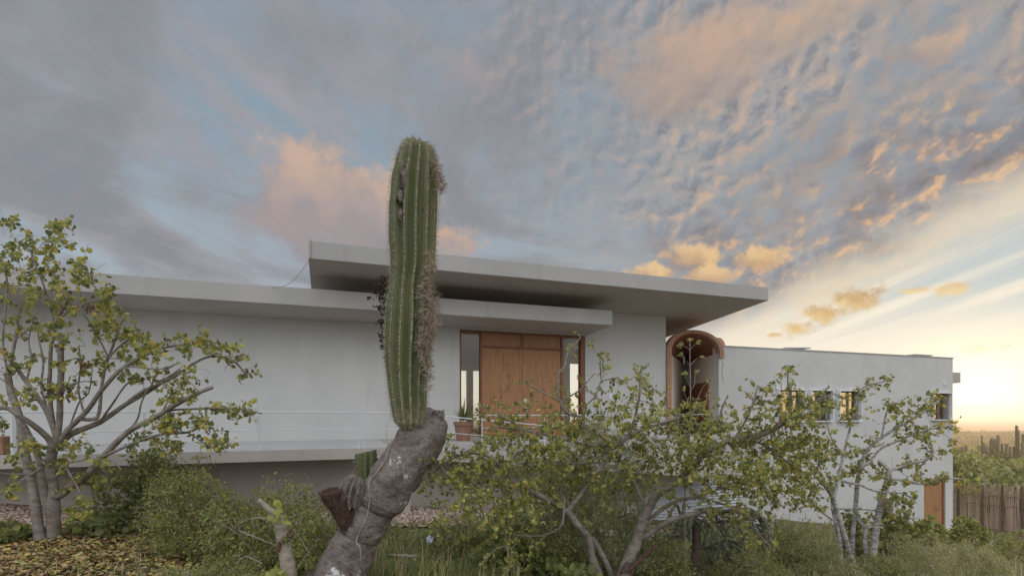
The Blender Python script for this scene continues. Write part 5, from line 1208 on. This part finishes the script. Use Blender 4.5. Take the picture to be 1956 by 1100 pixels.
# ---------------------------------------------------------------- planters
def planter(label, s, n, zf, w, h, square, kind, seed, group=None):
    rnd.seed(seed); b = L2W(s, n, zf + 0.002); t = thing('planter', label, 'planter', b, 0, group)
    mb = MB()
    if square: mb.hexa([(b.x + a * w * 0.45, b.y + c * w * 0.45, b.z) for a, c in ((-1, -1), (1, -1), (1, 1), (-1, 1))] + [(b.x + a * w * 0.5, b.y + c * w * 0.5, b.z + h) for a, c in ((-1, -1), (1, -1), (1, 1), (-1, 1))])
    else: mb.lathe(b, [(w * 0.36, 0), (w * 0.48, h * 0.8), (w * 0.53, h * 0.8), (w * 0.54, h), (w * 0.46, h), (w * 0.44, h - 0.03), (0.0, h - 0.03)], 24)
    mb.build('pot', M['pot'], t, b, bevel=0.006 if square else 0)
    pt = MB()
    top = b + Vector((0, 0, h))
    if kind == 'yucca':
        for _ in range(64):
            a = rnd.uniform(0, 6.283); e = rnd.uniform(0.15, 1.35); d = Vector((math.cos(a) * math.cos(e), math.sin(a) * math.cos(e), math.sin(e))); L_ = rnd.uniform(0.36, 0.60)
            sd_ = d.cross(Vector((0, 0, 1))).normalized(); prev = None
            vs = []
            for i in range(6):
                f = i / 5; c = top + Vector((0, 0, 0.03)) + d * (L_ * f) - Vector((0, 0, 0.16 * f * f * math.cos(e) * L_ * 2)); ww = 0.016 * (1 - f) ** 0.6 + 0.001
                vs += [c + sd_ * ww, c - sd_ * ww]
            pt.add(vs, [(2 * i, 2 * i + 1, 2 * i + 3, 2 * i + 2) for i in range(5)], pick((3, 2)))
        pt.build('spiky_leaves', [M['Ld'], M['Lg']], t, b)
    else:
        st_ = MB()
        for k in range(5):
            q = top + Vector((rnd.uniform(-.06, .06), rnd.uniform(-.06, .06), rnd.uniform(0.12, 0.34))); st_.tube(twig_curve(top, q, 0.1), 0.006, 5)
            for _ in range(9): pt.leaf(q + rvec() * 0.02, rvec() + Vector((0, 0, 0.2)), rvec() + Vector((0, 0, 1)), rnd.uniform(0.04, 0.08), 0.03, pick((4, 2)), 0.2)
        st_.build('stems', M['twig'], t, b); pt.build('leaves', [M['Ld'], M['Lg']], t, b, smooth=True)
s_, n_ = fac(887, -1.62), -1.62
planter('terracotta pot with a spiky plant left of the double door', fac(885, -1.2), -1.2, FLOOR, 0.40, 0.40, False, 'yucca', 1)
planter('terracotta pot with a spiky plant right of the double door, half hidden by leaves', fac(1146, -0.7), -0.7, FLOOR, 0.42, 0.34, False, 'yucca', 2)
planter('square red planter box with a small leafy plant behind the railing at the left edge', fac(5, -2.6), -2.6, FLOOR, 0.28, 0.26, True, 'small', 3)
# ---------------------------------------------------------------- garden spotlight
sp0 = P(824, 1062, 6.75); sp0.z = g(sp0.x, sp0.y); sl = thing('garden_spotlight', 'small black garden spotlight on a stake in the grass right of the cactus', 'spotlight', sp0)
hd = P(823, 1030, 6.75); ax = Vector((-0.12, -0.95, 0.25)).normalized(); r = 0.062
mb = MB(); pts = [hd - ax * 0.07, hd - ax * 0.06, hd - ax * 0.01, hd + ax * 0.03, hd + ax * 0.05]; mb.tube(pts, [0.03, 0.042, 0.055, r, r * 1.02], 20); mb.build('lamp_head', M['black'], sl, sp0, smooth=False)
mb = MB(); mb.tube([hd + ax * 0.0505, hd + ax * 0.054], [r * 0.84, r * 0.78], 20); mb.build('lens', M['lens'], sl, sp0)
mb = MB(); mb.tube([sp0 - Vector((0, 0, 0.1)), Vector((sp0.x + 0.03, sp0.y, hd.z - 0.06)), hd + Vector((0.05, 0.02, -0.02))], 0.014, 8); mb.tube([hd + Vector((0.045, 0.0, -0.03)), hd + Vector((0.085, 0.02, 0.0))], 0.016, 8); mb.build('stake', M['black'], sl, sp0)
# concrete block at the foot of the plinth
q = P(763, 968, 9.3); z = g(q.x, q.y); mb = MB(); mb.box(-0.18, 0.18, -0.12, 0.12, -0.05, 0.22)
cbk = mb.build('concrete_block', M['slab'], None, None, bevel=0.01); cbk.location = (q.x, q.y, z); cbk.rotation_euler = (0, 0, ANG); tag(cbk, 'small grey concrete block at the foot of the plinth wall beside the gravel', 'block')
# fallen branch in the grass and a dead branch at the left edge
rnd.seed(41)
def fallen(label, pts, r, Y):
    w = []
    for px, py in pts:
        yy = Y; q = P(px, py, yy); q.z = g(q.x, q.y) + r * 0.8; w.append(q)
    mb = MB(); w = catmull(w, 4); mb.tube(w, [r * (1 - 0.6 * i / (len(w) - 1)) for i in range(len(w))], 7, jit=0.15)
    ob = mb.build('fallen_branch', M['dry'], None, w[0]); tag(ob, label, 'branch')
fallen('dry fallen branch lying in the grass between the cactus and the spotlight', ((800, 1050), (775, 1052), (755, 1050), (735, 1054)), 0.03, 6.6)
fallen('dead pale branch on the leaf litter at the left edge of the picture', ((-10, 1025), (10, 1040), (22, 1052)), 0.022, 5.2)
# ---------------------------------------------------------------- gravel strip, leaf litter, grass
rnd.seed(51)
def strip(s0, s1, n0, n1, name, mat, zoff, kind, label, cat):
    mb = MB(); ns = int((s1 - s0) / 0.25); nn = 8
    for i in range(ns + 1):
        s = s0 + (s1 - s0) * i / ns
        for k in range(nn + 1):
            n = n0 + (n1 - n0) * k / nn + (0.18 * mnoise.noise(Vector((s * 1.3, 3, 0))) if k == 0 else 0); q = L2W(s, n, 0); mb.v.append((q.x, q.y, g(q.x, q.y) + zoff))
    mb.f = [(i * (nn + 1) + k, (i + 1) * (nn + 1) + k, (i + 1) * (nn + 1) + k + 1, i * (nn + 1) + k + 1) for i in range(ns) for k in range(nn)]; mb.mi = [0] * len(mb.f)
    tag(mb.build(name, mat), label, cat, kind=kind)
grm = pmat('gravel', (0.36, 0.26, 0.20), (0.20, 0.14, 0.11), 30, 0.95, 0.8, 60)
strip(-14.5, 3.0, -3.9, -2.26, 'gravel_bed', grm, 0.02, 'structure', 'strip of pinkish gravel along the plinth wall', 'gravel')
mb = MB(); oct_ = [(1, 0, 0), (-1, 0, 0), (0, 1, 0), (0, -1, 0), (0, 0, 1), (0, 0, -1)]; of = [(0, 2, 4), (2, 1, 4), (1, 3, 4), (3, 0, 4), (2, 0, 5), (1, 2, 5), (3, 1, 5), (0, 3, 5)]
for _ in range(11000):
    q = L2W(rnd.uniform(-9.5, 2.6), rnd.uniform(-3.95, -2.3), 0); r = rnd.uniform(0.012, 0.030); z = g(q.x, q.y) + 0.024
    R_ = Matrix.Rotation(rnd.uniform(0, 6.28), 3, 'Z'); mb.add([R_ @ Vector((a * r * 1.3, b * r, c * r * 0.6)) + Vector((q.x, q.y, z)) for a, b, c in oct_], of, pick((4, 3, 3, 2)))
tag(mb.build('pebbles', [pmat('pebble_pink', (0.44, 0.31, 0.25)), pmat('pebble_tan', (0.40, 0.32, 0.25)), pmat('pebble_brown', (0.25, 0.17, 0.13)), pmat('pebble_pale', (0.55, 0.48, 0.42))]), 'loose pinkish pebbles covering the gravel strip', 'pebbles', kind='stuff')
mb = MB()
def litter(n, px0, px1, Y0_, Y1_, L_, w):
    for _ in range(n):
        Y = rnd.uniform(Y0_, Y1_); X = (rnd.uniform(px0, px1) - 978) / FPX * Y
        if rnd.random() > 0.35 + 0.9 * (mnoise.noise(Vector((X * 0.9, Y * 0.9, 5))) + 0.5): continue
        z = g(X, Y) + 0.012 + 0.02 * rnd.random(); a = rnd.uniform(0, 6.283)
        mb.leaf((X, Y, z), (math.cos(a), math.sin(a), rnd.uniform(-0.1, 0.35)), Vector((0, 0, 1)) + rvec() * 0.5, L_ * rnd.uniform(0.6, 1.25), L_ * rnd.uniform(0.5, 0.9), pick(w), rnd.uniform(-0.2, 0.7))
litter(9500, -80, 420, 4.3, 6.9, 0.058, (4, 2.2, 3.2, 4.0))
litter(500, 420, 1500, 4.6, 8.5, 0.07, (3, 2, 4, 1))
tag(mb.build('leaf_litter', [M['lit1'], M['lit2'], M['lit3'], M['lit4']], smooth=True), 'yellow and brown fallen leaves covering the ground at the left', 'fallen leaves', kind='stuff')
mb = MB()
def grass(n, xr, yr, h, wt, dens=0.5, wd=0.006):
    for _ in range(n):
        X = rnd.uniform(*xr); Y = rnd.uniform(*yr)
        if mnoise.noise(Vector((X * 1.1, Y * 1.1, 9))) < -dens * 0.5: continue
        b = Vector((X, Y, g(X, Y) - 0.02)); a = rnd.uniform(0, 6.283); H = h * rnd.uniform(0.45, 1.25); l = rnd.uniform(0.15, 0.75)
        d = Vector((math.cos(a), math.sin(a), 0)); sd_ = Vector((-d.y, d.x, 0)); vs = []
        for i in range(5):
            f = i / 4; c = b + Vector((0, 0, H * (f - 0.25 * l * f * f))) + d * (H * l * f * f); w_ = wd * (1 - f) ** 0.7 + 0.0008
            vs += [c + sd_ * w_, c - sd_ * w_]
        mb.add(vs, [(2 * i, 2 * i + 1, 2 * i + 3, 2 * i + 2) for i in range(4)], pick(wt))
grass(6500, (-1.75, 0.75), (4.7, 7.6), 0.19, (5, 1.2))
grass(900, (-1.6, 0.1), (4.7, 5.9), 0.42, (4, 2), 0.3, 0.005)
grass(3000, (0.5, 4.5), (5.2, 9.5), 0.22, (5, 1))
grass(5000, (3.5, 10.0), (7.5, 14), 0.26, (4, 2.2), 0.6, 0.008)
grass(3800, (9.0, 19.0), (9.8, 20), 0.30, (2, 3), 0.6, 0.012)
grass(900, (-5, -1.7), (4.6, 7.4), 0.16, (4, 2), 0.2)
tag(mb.build('grass', [M['gr'], M['grd']]), 'tufts of green and dry grass growing over the slope', 'grass', kind='stuff')
# a few long dry flowering stalks beside the cactus
rnd.seed(55); b = P(800, 1100, 5.6); b.z = g(b.x, b.y); mb = MB()
for _ in range(11):
    s = b + Vector((rnd.uniform(-0.5, 0.3), rnd.uniform(-0.2, 0.2), 0)); e = s + Vector((rnd.uniform(-0.1, 0.45), rnd.uniform(-0.1, 0.1), rnd.uniform(0.3, 0.7))); mb.tube(twig_curve(s, e, 0.06), [0.0045, 0.004, 0.0035, 0.003, 0.0025, 0.002], 4, cap=False)
tag(mb.build('dry_stalks', M['grd'], None, b), 'long straw-coloured grass stalks leaning beside the cactus trunk', 'grass stalks')
mb = MB()
for _ in range(2600):
    Y = rnd.uniform(4.6, 14); X = rnd.uniform(-0.55 * Y, 0.95 * Y)
    if mnoise.noise(Vector((X * 0.8, Y * 0.8, 2))) < 0.0: continue
    b = Vector((X, Y, g(X, Y)))
    for _ in range(rnd.randint(4, 9)):
        d = rvec(); d.z = abs(d.z) + 0.2; mb.leaf(b + Vector((d.x * 0.04, d.y * 0.04, rnd.uniform(0, 0.10))), d, Vector((0, 0, 1)) + rvec() * 0.5, rnd.uniform(0.03, 0.075), rnd.uniform(0.02, 0.045), pick((5, 5, 2)), 0.25, False)
tag(mb.build('ground_weeds', [M['Ld'], M['Ls'], M['Lg']], smooth=True), 'low green weeds covering the slope', 'weeds', kind='stuff')
# ---------------------------------------------------------------- stick fence on the right
rnd.seed(61)
fa, fb = Vector(((1812 - 978) / FPX * 22.5, 22.5, 0)), Vector(((2080 - 978) / FPX * 19.0, 19.0, 0))
fbase = fa.copy(); fbase.z = g(fa.x, fa.y); fen = thing('stick_fence', 'rough grey fence of upright dry sticks tied with wire beyond the house corner', 'fence', fbase)
mb = MB(); nst = 250
def fpt(t): q = fa.lerp(fb, t); q.z = g(q.x, q.y); return q
for i in range(nst):
    q = fpt(i / (nst - 1)) + Vector((rnd.uniform(-.02, .02), rnd.uniform(-.05, .05), -0.1)); H = rnd.uniform(1.62, 1.98)
    e = q + Vector((rnd.uniform(-.07, .07), rnd.uniform(-.05, .05), H)); r = rnd.uniform(0.011, 0.024); mb.tube(twig_curve(q, e, 0.012, 4), [r, r, r * 0.95, r * 0.9, r * 0.7], 6, pick((3, 2, 1)), jit=0.1)
mb.build('sticks', [pmat('stick_grey', (0.46, 0.365, 0.29), (0.36, 0.28, 0.22), 6, 0.9), pmat('stick_brown', (0.37, 0.28, 0.21), (0.45, 0.34, 0.26), 6, 0.9), pmat('stick_pale', (0.55, 0.44, 0.35), None, rough=0.9)], fen, fbase)
for t in (0.08, 0.27, 0.42, 0.56, 0.70, 0.85):
    q = fpt(t) + Vector((-0.06, -0.09, -0.1)); mb = MB(); mb.tube([q, q + Vector((0.01, 0, 1.0)), q + Vector((0.0, 0, 1.9))], [0.045, 0.042, 0.036], 8, jit=0.1); mb.build('post', M['barkd'], fen, fbase)
for h in (0.95, 1.32):
    mb = MB(); mb.tube([fpt(i / 24) + Vector((-0.05, -0.11, h + 0.05 * math.sin(i * 1.7))) for i in range(25)], 0.012, 4); mb.build('wire', M['barkd'], fen, fbase)
# ---------------------------------------------------------------- land beyond
FG = ('Ls', 'Lg', 'Lp', 'Ld')
k = 0
for (px, Y, rx, h, lab) in ((1838, 27, 1.5, 2.6, 'rounded bush behind the fence beside the house corner'), (1880, 30, 1.8, 2.7, 'wide bush behind the stick fence, second from the house corner'), (1930, 27, 1.7, 2.1, 'pale bush behind the stick fence near the right edge'), (1970, 30, 1.8, 2.6, 'bush behind the stick fence cut off by the right edge'),
        (1850, 38, 2.2, 2.3, 'dark thicket bush in front of the distant columnar cacti'), (1905, 40, 2.6, 2.2, 'broad bush in the middle distance below the columnar cacti'), (1960, 42, 2.6, 2.3, 'broad bush in the middle distance at the right edge'), (1825, 46, 2.4, 2.4, 'distant bush half hidden by the house corner')):
    shrub('bush', lab, 'bush', px, Y, rx, h, 0.26, (4, 4, 3, 2), FG, nst=14, ntw=190, lpt=9, seed=70 + k, round_=None, asp=0.6, spread=0.2, r0=0.03, lump=0.6, group='bushes beyond the stick fence'); k += 1
def candle(label, px, Y, n, h, seed):
    rnd.seed(seed); X = (px - 978) / FPX * Y; b = Vector((X, Y, g(X, Y))); t = thing('candle_cactus', label, 'cactus', b, 0, 'columnar cacti on the plain')
    mb = MB()
    for _ in range(n):
        a = rnd.uniform(0, 6.28); o = Vector((math.cos(a), math.sin(a), 0)) * rnd.uniform(0.2, 1.0); H = h * rnd.uniform(0.45, 1.05)
        pts = [b, b + o * 0.8 + Vector((0, 0, H * 0.25)), b + o + Vector((0, 0, H * 0.45)), b + o * 1.08 + Vector((0, 0, H * 0.75)), b + o * 1.1 + Vector((0, 0, H * 0.96)), b + o * 1.1 + Vector((0, 0, H))]
        rr = rnd.uniform(0.075, 0.12); mb.tube(catmull(pts, 3), [rr] * 13 + [rr * .95, rr * .75, rr * .3], 9, jit=0.12)
    mb.build('stems', M['farc'], t, b, smooth=False)
M['farc'] = pmat('far_cactus', (0.21, 0.17, 0.11), (0.26, 0.21, 0.14), 3, 0.9)
candle('tall clump of distant columnar cacti on the plain, nearest the middle of the strip', 1893, 45, 15, 3.9, 1)
candle('smaller clump of distant columnar cacti next to the house corner', 1860, 48, 10, 3.4, 2)
candle('thick clump of distant columnar cacti cut by the right edge', 1952, 43, 10, 4.6, 3)
candle('low clump of distant columnar cacti between the tall clump and the right edge', 1924, 50, 9, 3.2, 4)
rnd.seed(80); mb = MB()
for _ in range(1500):
    r = 52 * (11 ** rnd.random()); a = R(rnd.uniform(33, 60)); X, Y = r * math.sin(a), r * math.cos(a); b = Vector((X, Y, g(X, Y))); s = rnd.uniform(0.8, 2.0) * (1 + r / 700)
    for _ in range(16):
        d = rvec(); d.z = abs(d.z); c = b + Vector((d.x * s, d.y * s, d.z * s * 0.75)); mb.quad(c, rvec(), rvec(), s * 0.7, s * 0.5, pick((3, 3, 2)))
tag(mb.build('distant_scrub', [M['Ls'], M['Lg'], M['Ld']]), 'low scrub covering the plain as far as the ridge', 'scrub', kind='stuff')

# ---------------------------------------------------------------- evening air
hz = MB(); hz.box(-420, 900, -60, 1000, -60, 7.5)
hm = bpy.data.materials.new('evening_air'); hm.use_nodes = True; T = NT(hm.node_tree); T.n.clear()
o = T.new('ShaderNodeOutputMaterial'); v = T.new('ShaderNodeVolumePrincipled'); v.inputs['Color'].default_value = (1.0, 0.96, 0.90, 1); v.inputs['Density'].default_value = 0.0007; v.inputs['Anisotropy'].default_value = 0.55
T.l.new(v.outputs[0], o.inputs['Volume'])
ho = tag(hz.build('haze', hm), 'warm evening haze', 'haze', kind='stuff')
